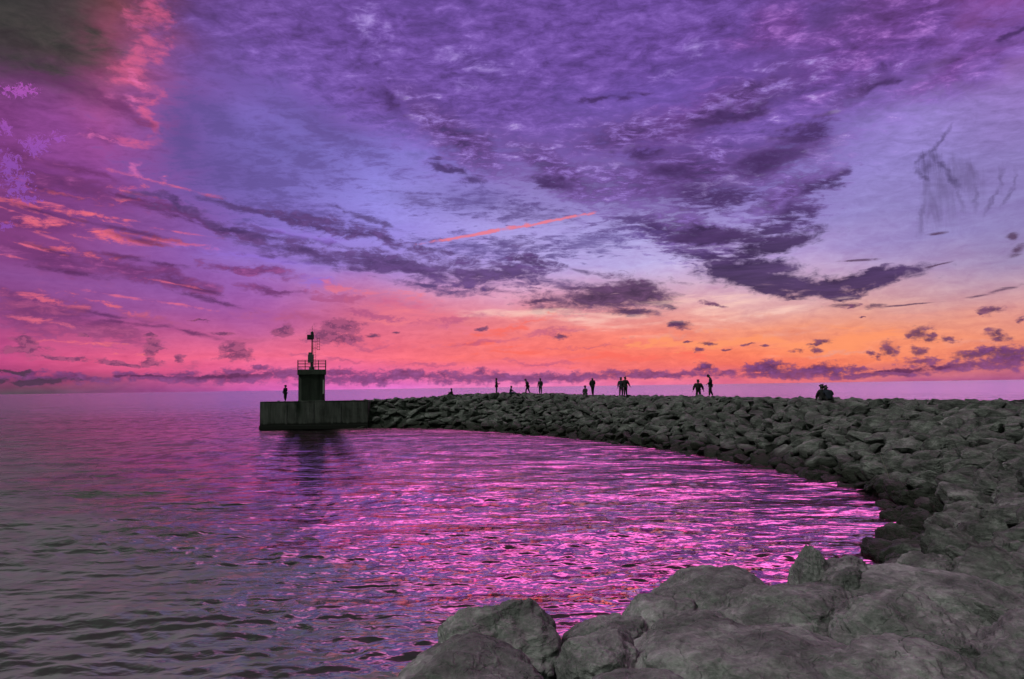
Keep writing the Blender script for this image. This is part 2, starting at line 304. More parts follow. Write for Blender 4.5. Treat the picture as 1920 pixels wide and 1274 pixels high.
cloud(g.mix(mixs, lin((150, 70, 125)), lin((200, 92, 140))), [(60, 575, 170, 40, -10), (200, 620, 150, 26, -10), (60, 665, 90, 14, 0), (200, 672, 130, 8, 0), (560, 600, 180, 16, -4), (300, 600, 110, 8, -12), (470, 640, 60, 10, 0), (330, 678, 90, 8, 0), (900, 640, 120, 10, 6), (1030, 628, 80, 7, 4), (860, 600, 90, 8, 8), (700, 655, 90, 8, 0), (560, 668, 70, 6, 0), (800, 684, 120, 5, 2), (1000, 680, 90, 5, 0), (1100, 650, 90, 4, 4), (640, 680, 80, 5, 0)], AB, mixs, 1.8, 0.1, 1.15, 0.62)
cloud(g.mix(mixs, lin((214, 128, 128)), lin((244, 170, 150))), [(1500, 620, 150, 12, 5), (1700, 600, 130, 14, 4), (1300, 625, 120, 8, 6), (1560, 660, 120, 6, 2), (1850, 640, 90, 10, 2), (1400, 600, 120, 6, 8)], AB, mixs, 1.8, 0.1, 1.2, 0.6)
# cumulus puffs above the horizon
puff = g.mix(g.ss(nP, 0.35, 0.65), lin((122, 66, 112)), lin((170, 84, 130)))
cloud(puff, [(640, 612, 44, 20, 0), (620, 636, 62, 18, -6), (530, 622, 26, 18, 0), (655, 640, 30, 14, 0), (440, 655, 36, 14, 0), (445, 668, 34, 12, 0), (285, 650, 20, 20, 0), (280, 675, 26, 8, -6), (45, 638, 30, 16, 0), (40, 655, 60, 10, 0), (120, 672, 70, 6, -4), (230, 678, 60, 6, -3), (415, 626, 26, 6, 0), (330, 670, 14, 10, 0), (380, 602, 26, 3, 4), (160, 630, 14, 5, 0), (285, 632, 16, 6, 0)], AC, puffn, 1.4, -0.05, 0.55, 0.85)
dk = g.mix(nP, lin((66, 42, 84)), lin((140, 84, 128)))
cloud(dk, [(1325, 642, 18.2, 5.4, 0), (1310, 655, 13.0, 5.4, 0), (1400, 647, 15.6, 4.7, 0), (1432, 650, 9.1, 4.1, 0), (1545, 640, 26.0, 6.8, 0), (1528, 652, 13.0, 8.1, 0), (1495, 655, 15.6, 4.1, 0), (1725, 628, 33.8, 17.6, 0), (1745, 638, 26.0, 8.1, 0), (1786, 636, 16.9, 8.1, 0), (1668, 660, 23.4, 17.6, 0), (1730, 664, 28.6, 12.2, 0), (1855, 585, 28.6, 10.8, 0), (1868, 622, 20.8, 10.8, 0), (1876, 630, 28.6, 9.5, 0), (1630, 662, 10.4, 6.8, 0), (1918, 600, 10.4, 10.8, 0), (905, 614, 13.0, 4.1, 0), (1052, 632, 15.6, 5.4, 0), (740, 626, 13.0, 4.1, 0), (698, 634, 15.6, 5.4, 0), (1335, 570, 28.6, 5.4, -20), (1620, 600, 6.5, 2.7, 0), (1450, 690, 54.6, 17.6, 0), (1545, 690, 65.0, 16.2, 0), (1325, 692, 20.8, 13.5, 0), (1900, 663, 78.0, 21.6, 0), (1830, 668, 78.0, 13.5, 4), (1600, 575, 30, 5, 0), (1270, 610, 26, 9, -10), (1705, 634, 14, 6, 0), (1750, 632, 16, 7, 0), (1530, 642, 22, 4, 6), (1648, 668, 12, 6, 0), (1840, 592, 10, 5, 0), (1360, 655, 8, 3, 0), (1290, 640, 10, 3, 0)], AC, puffn, 1.5, -0.05, 0.85, 0.9)
# low bank along the horizon
bank = g.mix(nP, lin((88, 46, 98)), lin((150, 86, 152)))
bl = [(1010, 707, 330, 12, 0.3), (720, 708, 240, 14, 0.8), (480, 705, 180, 13, 0.8), (330, 707, 160, 10, 0.8), (120, 712, 170, 11, 0.8), (1240, 705, 200, 8, 0.8), (1480, 701, 170, 11, 0.8), (1640, 700, 140, 9, 0.8), (1830, 688, 150, 10, 1.2), (1900, 678, 110, 13, 3),
 (640, 699, 60, 9, 0), (760, 698, 40, 8, 0), (830, 699, 18, 8, 0), (893, 698, 22, 10, 0), (560, 700, 70, 8, 2), (440, 696, 60, 9, 0), (490, 690, 24, 7, 0), (330, 697, 50, 7, 0), (240, 700, 30, 8, 0), (150, 704, 50, 7, 0), (50, 702, 60, 8, 0), (960, 702, 30, 6, 0), (1110, 702, 30, 5, 0), (1320, 694, 22, 10, 0), (1370, 697, 34, 7, 0), (1230, 700, 30, 4, 0), (1440, 686, 44, 10, 0), (1420, 692, 50, 9, 0), (1545, 687, 44, 10, 0), (1530, 692, 50, 10, 0), (1610, 690, 30, 8, 0), (1725, 682, 50, 8, 2), (1850, 660, 50, 9, 6), (1900, 655, 50, 10, 0)]
cloud(bank, bl, AC, puffn, 1.5, -0.1, 0.7, 0.85)
cloud(lin((104, 50, 96)), [(420, 703, 130, 7, 0.8), (1700, 692, 120, 5, 2), (270, 704, 80, 4, 1)], AC, nP, 1.0, 0.1, 0.8, 0.8)
cloud(lin((82, 62, 80)), [(60, 716, 130, 8, 0.8), (30, 700, 60, 6, 0)], AC, nP, 1.4, 0.1, 0.7, 0.8)
# frosty tufts at the far left
nT = st(g.noise(g.map(A, scale=(150, 150, 1)), 1.0, 4, 0.72, dist=1.2))
tf = g.ss(EL, math.radians(14), math.radians(24))
cloud(g.mix(tf, lin((150, 80, 190)), lin((205, 90, 205))), [(32, 172, 34, 14, 0), (8, 240, 20, 18, 0), (72, 275, 30, 24, 0), (110, 262, 20, 12, 20), (20, 310, 30, 30, 0), (30, 345, 36, 26, 0), (60, 375, 22, 12, 0), (12, 425, 22, 12, 0)], AC, nT, 2.2, 0.25, 0.6, 0.7)
# the sky is worked out window by window, so that each ray only pays for the clouds near it
def shade(c):
    hs = g.n.new('ShaderNodeHueSaturation'); hs.inputs['Saturation'].default_value = 0.94; gm = g.n.new('ShaderNodeGamma'); gm.inputs[1].default_value = 1.12; g.put(gm.inputs[0], c); g.put(hs.inputs['Color'], gm.outputs[0])
    bg = g.n.new('ShaderNodeBackground'); g.put(bg.inputs[0], hs.outputs[0]); bg.inputs[1].default_value = 1.0; return bg.outputs[0]
def choose(f, a, b):
    x = g.n.new('ShaderNodeMixShader'); g.put(x.inputs[0], f); g.l.new(a, x.inputs[1]); g.l.new(b, x.inputs[2]); return x.outputs[0]
RX = [math.radians(v_) for v_ in (-75, -19, -4, 14, 75)]
RY = [math.radians(v_) for v_ in (-3, 6, 15, 80)]
def tree(cells, edges, coord):
    if len(cells) == 1: return cells[0]
    h = len(cells) // 2
    return choose(g.m('GREATER_THAN', coord, edges[h]), tree(cells[:h], edges[:h+1], coord), tree(cells[h:], edges[h:], coord))
rows = []
for j in range(3):
    cells = [shade(lay(sky, RX[i], RX[i+1], RY[j], RY[j+1])) for i in range(4)]
    rows.append(tree(cells, RX, AZ))
front = tree(rows, RY, EL)
inside = g.m('MULTIPLY', g.m('LESS_THAN', g.m('ABSOLUTE', AZ), RX[-1]), g.m('GREATER_THAN', EL, -0.03))
# below the horizon the world is never seen past the water; keep it dim
whole = choose(inside, shade(g.mix(g.ss(EL, -0.02, -0.004), lin((60, 50, 60)), sky)), front)
wo = g.n.new('ShaderNodeOutputWorld'); g.l.new(whole, wo.inputs[0])
w.cycles.sampling_method = 'NONE'

# near-white fill lamp added high behind the camera to keep the rocks neutral
sd = bpy.data.lights.new('fill_sun', 'SUN'); fill_sun = bpy.data.objects.new('fill_sun', sd); C.objects.link(fill_sun)
sd.energy = 1.35; sd.angle = math.radians(10); sd.color = (1.0, 1.0, 0.96)
fill_sun.rotation_euler = (math.radians(42), 0, math.radians(-62))
# ------------------------------------------------------------------ object helpers
def tag(o, label=None, cat=None, group=None, kind=None):
    if label: o['label'] = label
    if cat: o['category'] = cat
    if group: o['group'] = group
    if kind: o['kind'] = kind
    return o
def empty(name, loc, rz=0.0):
    o = bpy.data.objects.new(name, None); C.objects.link(o); o.location = loc; o.rotation_euler = (0, 0, rz)
    o.empty_display_size = 0.3; return o
def link(name, me, mat, parent=None):
    o = bpy.data.objects.new(name, me); C.objects.link(o)
    if mat and not me.materials: me.materials.append(mat)
    if parent: o.parent = parent
    return o
def from_bm(name, bm, mat, parent=None, smooth=False):
    bmesh.ops.recalc_face_normals(bm, faces=bm.faces)
    me = bpy.data.meshes.new(name); bm.to_mesh(me); bm.free()
    if smooth: me.polygons.foreach_set('use_smooth', [True] * len(me.polygons))
    return link(name, me, mat, parent)
def bx(bm, c, s, rot=None, bev=0.0):
    r = bmesh.ops.create_cube(bm, size=1.0); vs = r['verts']
    for v in vs: v.co = Vector((v.co.x * s[0], v.co.y * s[1], v.co.z * s[2]))
    if bev:
        es = list({e for v in vs for e in v.link_edges})
        rb = bmesh.ops.bevel(bm, geom=es, offset=bev, segments=2, affect='EDGES', profile=0.6); vs = rb['verts'] if rb['verts'] else vs
        vs = list({v for f in rb['faces'] for v in f.verts} | {v for v in vs if v.is_valid})
    for v in vs:
        if rot: v.co = rot @ v.co
        v.co += Vector(c)
def tube(bm, a, b, r, seg=8, r2=None):
    a, b = Vector(a), Vector(b); d = b - a; q = d.to_track_quat('Z', 'Y').to_matrix()
    rr = bmesh.ops.create_cone(bm, cap_ends=True, segments=seg, radius1=r, radius2=r if r2 is None else r2, depth=d.length)
    for v in rr['verts']: v.co = q @ v.co + (a + b) / 2

# vectorised gradient noise for shaping stone and water
_rs = np.random.RandomState(7); _perm = _rs.permutation(256); _perm = np.concatenate([_perm, _perm])
_grad = _rs.normal(size=(256, 3)); _grad /= np.linalg.norm(_grad, axis=1)[:, None]
def pn(p):
    i = np.floor(p).astype(int); f = p - i; i &= 255; u = f * f * f * (f * (f * 6 - 15) + 10)
    out = 0
    for a in (0, 1):
        for b in (0, 1):
            for c in (0, 1):
                h = _perm[_perm[_perm[i[:, 0] + a & 255] + i[:, 1] + b & 255] + i[:, 2] + c & 255]
                dd = f - np.array([a, b, c]); v = (_grad[h] * dd).sum(1)
                w_ = (u[:, 0] if a else 1 - u[:, 0]) * (u[:, 1] if b else 1 - u[:, 1]) * (u[:, 2] if c else 1 - u[:, 2])
                out = out + v * w_
    return out * 1.6
def fbm(p, oct=4, rough=0.5):
    s, a = 0, 1.0
    for k in range(oct): s = s + a * pn(p * 2.03 ** k + 17.3 * k); a *= rough
    return s
_ico = {}
def ico(n):
    if n not in _ico:
        bm = bmesh.new(); bmesh.ops.create_icosphere(bm, subdivisions=n, radius=1.0)
        bm.verts.ensure_lookup_table()
        v = np.array([x.co[:] for x in bm.verts]); f = np.array([[q.index for q in fc.verts] for fc in bm.faces]); bm.free()
        _ico[n] = (v / np.linalg.norm(v, axis=1)[:, None], f)
    return _ico[n]
def np_mesh(name, v, f, smooth=True):
    me = bpy.data.meshes.new(name); k = f.shape[1]
    me.vertices.add(len(v)); me.vertices.foreach_set('co', np.ascontiguousarray(v, dtype=np.float32).ravel())
    me.loops.add(f.size); me.loops.foreach_set('vertex_index', np.ascontiguousarray(f, dtype=np.int32).ravel())
    me.polygons.add(len(f)); me.polygons.foreach_set('loop_start', np.arange(0, f.size, k, dtype=np.int32))
    if smooth: me.polygons.foreach_set('use_smooth', np.ones(len(f), dtype=bool))
    me.update(calc_edges=True); me.validate(); return me
def stone(seed, n, cuts=11, low=0.62, high=0.95, rough=1.0, round_=0.8, size=1.0):
    "unit boulder: a ball cut by random planes, worn, cracked and pitted; size sets how fine the texture is"
    rs = np.random.RandomState(seed); v, f = ico(n); p = v.copy()
    for _ in range(cuts):
        nn = rs.normal(size=3); nn /= np.linalg.norm(nn); off = rs.uniform(low, high)
        d = p @ nn - off; k = np.where(d > 0, d, 0)
        soft = 0.07; k = np.where(d > -soft, np.maximum(k, (np.clip(d + soft, 0, 2 * soft) ** 2) / (4 * soft)), 0)
        k = np.where(d > soft, d, k)
        p = p - (k * round_)[:, None] * nn
    o = rs.uniform(-50, 50, 3)
    nrm = v
    h = 0.13 * fbm(p * 1.1 + o, 2) + rough * (0.055 * fbm(p * 2.6 + o, 3, 0.55))
    rid = 1 - np.abs(fbm(p * 1.5 * size + o * 2, 3, 0.5)) * 2.0
    h -= rough * 0.075 * np.clip(rid - 0.55, 0, 1) ** 1.2                 # cracks
    st_ = p @ (rs.normal(size=3) * 2.4 * size) + 0.7 * fbm(p * 1.3 + o, 2)
    h += rough * 0.014 * np.sin(st_ * 3.0) * (0.4 + 0.6 * np.abs(pn(p * 1.7 + o)))        # bedding
    h += rough * 0.018 / size ** 0.5 * fbm(p * 7 * size + o, 4, 0.6)
    p = p + nrm * h[:, None]
    return p, f
# ------------------------------------------------------------------ materials
def material(name):
    m = bpy.data.materials.new(name); m.use_nodes = True; m.node_tree.nodes.clear()
    h = G(m.node_tree); b = h.n.new('ShaderNodeBsdfPrincipled'); o = h.n.new('ShaderNodeOutputMaterial')
    h.l.new(b.outputs[0], o.inputs[0]); return m, h, b, o
def bump(h, b, height, strength, dist, nrm=None):
    x = h.n.new('ShaderNodeBump'); x.inputs['Strength'].default_value = strength; x.inputs['Distance'].default_value = dist
    h.put(x.inputs['Height'], height)
    if nrm is not None: h.l.new(nrm, x.inputs['Normal'])
    if b: h.l.new(x.outputs[0], b.inputs['Normal'])
    return x.outputs[0]

def rock_material(name, dark, light, fine=1.0, bumpd=0.02, wet=0.95):
    m, h, b, o = material(name)
    geo = h.n.new('ShaderNodeNewGeometry').outputs['Position']
    oi = h.n.new('ShaderNodeObjectInfo').outputs['Random']
    n1 = h.noise(geo, 0.9 * fine, 5, 0.6, dist=0.4)
    n2 = h.noise(h.map(geo, rot=(0.5, 0.3, 0.2), scale=(1.2, 1.2, 4.5)), 2.4 * fine, 5, 0.65, dist=0.8)
    n3 = h.noise(geo, 15 * fine, 4, 0.7)
    f = h.m('ADD', h.m('MULTIPLY', n1, 0.45), h.m('ADD', h.m('MULTIPLY', n2, 0.35), h.m('MULTIPLY', n3, 0.2)))
    col = h.ramp(f, [(0.40, dark), (0.5, tuple((a + c) / 2 * 0.85 for a, c in zip(dark, light))), (0.59, light), (0.66, tuple(c * 1.6 for c in light))])
    col = h.mix(1.0, col, h.grey(h.lr(oi, 0, 1, 0.82, 1.14)), 'MULTIPLY')
    z = h.sep(geo)[2]
    zt = h.m('ADD', z, h.m('MULTIPLY', h.m('SUBTRACT', n1, 0.5), 1.1))
    wt = h.ss(zt, wet, wet - 0.75)                                     # tidal weed and wet stone
    col = h.mix(wt, col, h.mix(n3, (0.012, 0.014, 0.011), (0.03, 0.034, 0.026)))
    h.put(b.inputs['Base Color'], col)
    h.put(b.inputs['Roughness'], h.lr(wt, 0, 1, 0.9, 0.6))
    b.inputs['Specular IOR Level'].default_value = 0.15
    hh = h.m('ADD', h.m('MULTIPLY', n3, 0.35), h.m('MULTIPLY', n2, 0.9))
    vor = h.n.new('ShaderNodeTexVoronoi'); vor.feature = 'DISTANCE_TO_EDGE'; vor.inputs['Scale'].default_value = 1.7 * fine
    wv_ = h.v('ADD', geo, h.v('SCALE', h.noise(geo, 1.6 * fine, 3, 0.6, col=True), scale=0.9 / fine)); h.l.new(wv_, vor.inputs['Vector'])
    crack = h.ss(vor.outputs[0], 0.0, 0.035)
    hh = h.m('ADD', hh, h.m('MULTIPLY', crack, 0.16))
    bump(h, b, hh, 1.0, bumpd * 1.5)
    return m
M_ROCK = rock_material('shore_rock', (0.042, 0.0455, 0.042), (0.19, 0.199, 0.187), 1.0, 0.05, wet=1.15)
M_NEAR = rock_material('near_rock', (0.068, 0.0725, 0.069), (0.262, 0.270, 0.260), 1.6, 0.030, wet=0.4)
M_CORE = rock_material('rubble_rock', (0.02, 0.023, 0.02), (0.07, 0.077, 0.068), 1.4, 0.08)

def plain(name, col, rough=0.8, metal=0.0, var=0.25, scale=6.0, bd=0.004):
    m, h, b, o = material(name)
    tcn = h.n.new('ShaderNodeTexCoord').outputs['Object']
    n = h.noise(tcn, scale, 4, 0.6)
    h.put(b.inputs['Base Color'], h.mix(n, tuple(c * (1 - var) for c in col), tuple(min(1, c * (1 + var)) for c in col)))
    b.inputs['Roughness'].default_value = rough; b.inputs['Metallic'].default_value = metal
    bump(h, b, h.noise(tcn, scale * 5, 3, 0.6), 0.4, bd); return m

def concrete(name, dark, light, tide=None):
    m, h, b, o = material(name)
    geo = h.n.new('ShaderNodeNewGeometry').outputs['Position']
    n1 = h.noise(geo, 0.5, 5, 0.62, dist=0.5)
    n2 = h.noise(h.map(geo, scale=(1.6, 1.6, 0.16)), 1.3, 5, 0.65)      # vertical run marks
    n3 = h.noise(geo, 14, 4, 0.7)
    f = h.m('ADD', h.m('MULTIPLY', n1, 0.35), h.m('ADD', h.m('MULTIPLY', n2, 0.5), h.m('MULTIPLY', n3, 0.15)))
    col = h.ramp(f, [(0.38, dark), (0.62, light)])
    if tide:
        z = h.m('ADD', h.sep(geo)[2], h.m('MULTIPLY', h.m('SUBTRACT', n2, 0.5), 0.8))
        col = h.mix(h.ss(z, tide + 0.12, tide - 0.12), col, (0.010, 0.012, 0.010))
    h.put(b.inputs['Base Color'], col); b.inputs['Roughness'].default_value = 0.9
    b.inputs['Specular IOR Level'].default_value = 0.2
    bump(h, b, h.m('ADD', n3, n1), 0.5, 0.03); return m
M_QUAY = concrete('quay_concrete', (0.018, 0.0195, 0.018), (0.115, 0.122, 0.113), tide=0.75)
M_TOWER = concrete('tower_paint', (0.012, 0.016, 0.013), (0.055, 0.066, 0.056))
M_SLAB = concrete('slab_concrete', (0.03, 0.036, 0.031), (0.09, 0.105, 0.09))
M_PALE = plain('pale_upright', (0.30, 0.32, 0.29), 0.6)
M_STEEL = plain('galvanised_dark', (0.05, 0.052, 0.055), 0.5, 0.3)
M_BLACK = plain('black_housing', (0.012, 0.016, 0.02), 0.5)
M_RED = plain('red_mast', (0.16, 0.03, 0.035), 0.5)  # lower mast, redder than the part above
M_GREYBOX = plain('grey_cabinet', (0.13, 0.11, 0.12), 0.6)
M_STICK = plain('bleached_wood', (0.5, 0.47, 0.42), 0.8)
M_SKIN = plain('skin', (0.09, 0.05, 0.036), 0.6, bd=0.001)
M_HAIR = plain('dark_hair', (0.012, 0.009, 0.008), 0.6, bd=0.002)
M_CLOTH = [plain('cloth_' + n, c, 0.9, bd=0.002) for n, c in
           (('black', (0.010, 0.010, 0.012)), ('navy', (0.010, 0.014, 0.028)), ('charcoal', (0.018, 0.018, 0.019)), ('wine', (0.035, 0.010, 0.016)), ('denim', (0.016, 0.024, 0.042)))]
M_SHOE = plain('shoe_leather', (0.014, 0.012, 0.011), 0.6)

# water
M_WATER, h, b, o = material('sea_water')
geo = h.n.new('ShaderNodeNewGeometry'); P = geo.outputs['Position']
R_ = h.v('LENGTH', P)
# ripples: short crests across the wind, several sizes
w1 = h.noise(h.map(P, rot=(0, 0, 0.12), scale=(1.0, 1.6, 1)), 3.0, 2, 0.45, dist=0.2)
w2 = h.noise(h.map(P, rot=(0, 0, -0.35), scale=(1.0, 1.6, 1)), 0.8, 1, 0.45, dist=0.3)
w3 = h.noise(h.map(P, rot=(0, 0, 0.25), scale=(1.0, 3.2, 1)), 0.09, 4, 0.6)
x_, y_, _ = h.sep(P)
refl_strip = h.m('MULTIPLY', h.ss(h.m('ABSOLUTE', h.m('MULTIPLY_ADD', y_, 0.2935, x_)), 3.4, 1.4), h.m('MULTIPLY', h.ss(y_, 26, 40), h.ss(y_, 82, 74)))   # calm strip added along the tower's sight line to carry its reflection
calm = h.m('MULTIPLY_ADD', refl_strip, -0.6, 1.0)
h1 = h.m('MULTIPLY', w1, 0.048); h2 = h.m('MULTIPLY', w2, 0.10); h3 = h.m('MULTIPLY', w3, 0.9)
nb = bump(h, None, h.m('MULTIPLY', h.m('ADD', h1, h.m('ADD', h2, h3)), calm), 1.0, 1.0)
# added grey colour mutes the sky's reflection outside the bay, clear dark water inside it; the edge wanders
side = h.m('SUBTRACT', h.m('MULTIPLY_ADD', y_, -0.83, 8.8), x_)           # > 0 on the grey side
side = h.m('DIVIDE', side, h.m('MULTIPLY_ADD', R_, 0.22, 1.5))
sn = h.noise(h.map(P, rot=(0, 0, -0.3), scale=(1, 2.6, 1)), 0.13, 4, 0.62)
greyed = h.ss(h.m('ADD', side, h.m('MULTIPLY', h.m('SUBTRACT', sn, 0.5), 1.8)), -1.0, 1.3)
b.inputs['Roughness'].default_value = 0.5; b.inputs['Specular IOR Level'].default_value = 0.1
gl = h.n.new('ShaderNodeBsdfGlossy'); gl.distribution = 'MULTI_GGX'
bay = h.mix(h.ss(R_, 70, 220), (1.0, 0.60, 0.74), (1.0, 0.88, 1.0))  # pink put into the bay's reflection colour
h.put(gl.inputs['Color'], h.mix(greyed, bay, (0.60, 1.0, 0.70)))  # green tint cancels pink reflections on the grey side
h.put(gl.inputs['Roughness'], h.m('MULTIPLY', h.lr(R_, 14, 60, 0.05, 0.24), h.m('MULTIPLY_ADD', refl_strip, -0.8, 1.0)))
h.l.new(nb, gl.inputs['Normal']); h.l.new(nb, b.inputs['Normal'])
lw = h.n.new('ShaderNodeLayerWeight'); lw.inputs[0].default_value = 0.5; h.l.new(nb, lw.inputs['Normal'])
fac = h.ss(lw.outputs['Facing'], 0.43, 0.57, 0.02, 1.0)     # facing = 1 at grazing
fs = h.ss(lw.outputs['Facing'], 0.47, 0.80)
# ripple shade far out, painted as dark dashes into gloss and base colour
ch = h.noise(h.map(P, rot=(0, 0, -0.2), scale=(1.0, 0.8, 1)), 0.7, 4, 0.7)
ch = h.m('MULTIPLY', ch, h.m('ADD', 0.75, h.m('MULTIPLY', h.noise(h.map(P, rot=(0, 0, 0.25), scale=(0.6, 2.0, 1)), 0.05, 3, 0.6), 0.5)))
ripple_shade = h.m('SUBTRACT', 1.0, h.m('MULTIPLY', h.ss(ch, 0.54, 0.42), h.m('MULTIPLY', h.lr(R_, 14, 45, 0.2, 0.45), h.ss(R_, 400, 90, 0.2, 1.0))))
h.put(b.inputs['Base Color'], h.mix(greyed, (0.008, 0.012, 0.012), h.mix(h.m('MULTIPLY', fs, ripple_shade), (0.039, 0.0375, 0.0395), (0.182, 0.200, 0.190))))  # wave light and shade put into the grey base colour by facing angle
fac = h.m('MULTIPLY', h.m('MULTIPLY', fac, ripple_shade), h.m('MULTIPLY_ADD', greyed, -0.84, 1.0))
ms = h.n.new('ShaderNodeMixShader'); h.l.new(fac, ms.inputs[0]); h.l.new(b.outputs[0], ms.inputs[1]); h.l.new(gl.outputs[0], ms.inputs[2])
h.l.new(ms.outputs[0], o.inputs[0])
# ------------------------------------------------------------------ the sea
def build_sea():
    rr = [1.2, 3, 5]; d = 2970 / 6.5
    while d > 1.0: rr.append(2970 / d); d -= 0.72
    rr += [4000, 6000, 10000, 20000, 40000]; rr = np.array(rr)
    az = np.radians(np.concatenate([np.arange(-180, -46, 3.0), np.arange(-46, 44, 0.085), np.arange(44, 180, 3.0)]))
    R, T = np.meshgrid(rr, az, indexing='ij'); X = R * np.sin(T); Y = R * np.cos(T); Z = np.zeros_like(X)
    dr = np.gradient(rr)[:, None] * np.ones_like(X)
    rs = np.random.RandomState(11)
    # open water to the left of the bay is rougher than the lee of the breakwater
    op = 1 / (1 + np.exp((X + 4 + 0.1 * Y) / 7.0)); Rf = 1 / (1 + (R / 900) ** 2)
    gust = 0.75 + 0.5 * np.clip(fbm(np.stack([X.ravel() / 14, Y.ravel() / 6, 0 * X.ravel()], 1), 3).reshape(X.shape), -1, 1)
    refl_band = np.clip((3.4 - np.abs(X + 0.2935 * Y)) / 2, 0, 1) * np.clip((Y - 26) / 14, 0, 1) * np.clip((82 - Y) / 8, 0, 1)  # same added calm strip, flattening waves under the tower's reflection
    gust = gust * (1 - 0.65 * refl_band)
    comps = []
    for k in range(28): comps.append((rs.uniform(0.26, 0.75), rs.normal(0.05, 0.70), 0.060))
    for k in range(16): comps.append((rs.uniform(0.95, 2.6), rs.normal(0.0, 0.50), 0.034))
    for k in range(8): comps.append((rs.uniform(3, 9), rs.normal(-0.30, 0.22), 0.012))
    for k in range(4): comps.append((rs.uniform(12, 30), rs.normal(-0.22, 0.15), 0.009))
    for lam, th, sl in comps:
        kx, ky = math.sin(th) * 2 * math.pi / lam, math.cos(th) * 2 * math.pi / lam
        fade = np.clip((lam / (dr * 2.6)) - 0.6, 0, 1)
        act = fade > 0
        ph = kx * X[act] + ky * Y[act] + rs.uniform(0, 6.28)
        if lam < 2.6: ph = ph + 0.9 * np.sin(X[act] * 0.37 / lam + Y[act] * 0.21 / lam + rs.uniform(0, 6))
        a = sl * lam / (2 * math.pi) * fade[act] * (0.8 + 0.45 * op[act]) * gust[act]
        s = np.sin(ph); Z[act] += a * (s + 0.25 * s * s)
    v = np.stack([X, Y, Z], -1).reshape(-1, 3); n, m_ = X.shape
    i = np.arange(n - 1)[:, None] * m_ + np.arange(m_)[None, :]
    j = np.arange(n - 1)[:, None] * m_ + (np.arange(m_)[None, :] + 1) % m_
    f = np.stack([i, j, j + m_, i + m_], -1).reshape(-1, 4)
    v = np.concatenate([v, [[0, 0, 0]]]); me = np_mesh('water', v, f)
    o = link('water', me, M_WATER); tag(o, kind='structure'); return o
build_sea()

# ------------------------------------------------------------------ breakwater body: shore line, crest line, outer foot
SHORE = [(-20, 75.6), (-16, 75.0), (-10, 73.6), (-3, 68.5), (2, 62.5), (6.2, 54.5), (9.3, 47.5), (11.6, 41.5), (13.1, 36), (13.9, 29.7), (13.2, 24.5), (11.3, 20.2), (9.0, 16.9), (6.2, 13.6), (3.4, 11.2), (0.8, 9.6), (-1.4, 8.0), (-3.4, 5.2), (-4.8, 1.0), (-5.5, -6), (-6, -14)]
CREST = [(-20, 77.0, 3.0), (-16, 76.9, 3.12), (-9.5, 77.2, 3.38), (-3, 76.0, 3.66), (3, 71.5, 3.62), (7.5, 66, 3.45), (10.5, 62, 3.38), (13.6, 57.5, 3.36), (16.0, 53.5, 3.34), (18.4, 44, 3.33), (21, 38.0, 3.32), (23.5, 32, 3.34), (24, 26, 3.34), (21, 19.5, 3.2), (16, 12.5, 3.0), (11, 6.5, 2.9), (7.0, 1.5, 2.8), (4.0, -2.5, 2.75), (2.5, -6, 2.7), (1.5, -11, 2.7), (1, -18, 2.7)]
NS = 260
def resample(P_, n):
    a = np.array(P_, float); t = np.linspace(0, len(a) - 1, n); out = []
    for x in t:
        i = min(int(x), len(a) - 2); u = x - i
        p0, p1, p2, p3 = a[max(i-1, 0)], a[i], a[i+1], a[min(i+2, len(a)-1)]
        out.append(0.5 * (2*p1 + (p2-p0)*u + (2*p0-5*p1+4*p2-p3)*u*u + (3*p1-p0-3*p2+p3)*u**3))
    return np.array(out)
SH = resample(SHORE, NS); CR = resample(CREST, NS)
def bank(i, w_):
    "point on the bank: w_ 0 at the water, 1 at the crest, 1..1.4 the walkable top, beyond it the outer slope"
    i = min(max(i, 0), NS - 1.001); k = int(i); u = i - k
    s = SH[k] * (1-u) + SH[k+1] * u; c = CR[k] * (1-u) + CR[k+1] * u
    d = c[:2] - s; L = np.linalg.norm(d); n = d / L
    if w_ <= 1:
        p = s + d * w_; z = c[2] * (1 - (1 - w_) ** 1.25) if w_ > 0 else w_ * c[2] * 1.3
    elif w_ <= 1.4: p = c[:2] + n * (w_ - 1) * 8.0; z = c[2] - (w_ - 1) * 0.35
    else: p = c[:2] + n * (3.2 + (w_ - 1.4) * 12); z = c[2] - 0.14 - (w_ - 1.4) * 6.0
    return p[0], p[1], z
WS = [-0.35, -0.15, 0, 0.12, 0.25, 0.4, 0.55, 0.7, 0.85, 1.0, 1.12, 1.25, 1.4, 1.55, 1.75, 2.0, 2.2]
v = []
for i in range(NS):
    for w_ in WS: v.append(bank(i, w_))
v = np.array(v); v[:, 2] += 0.16 * fbm(v * np.array([.6, .6, .6]), 3) - 0.28
nW_ = len(WS); i = np.arange(NS - 1)[:, None] * nW_ + np.arange(nW_ - 1)[None, :]
f = np.stack([i, i + 1, i + 1 + nW_, i + nW_], -1).reshape(-1, 4)
o = link('terrain', np_mesh('terrain', v, f), M_CORE); tag(o, kind='structure')

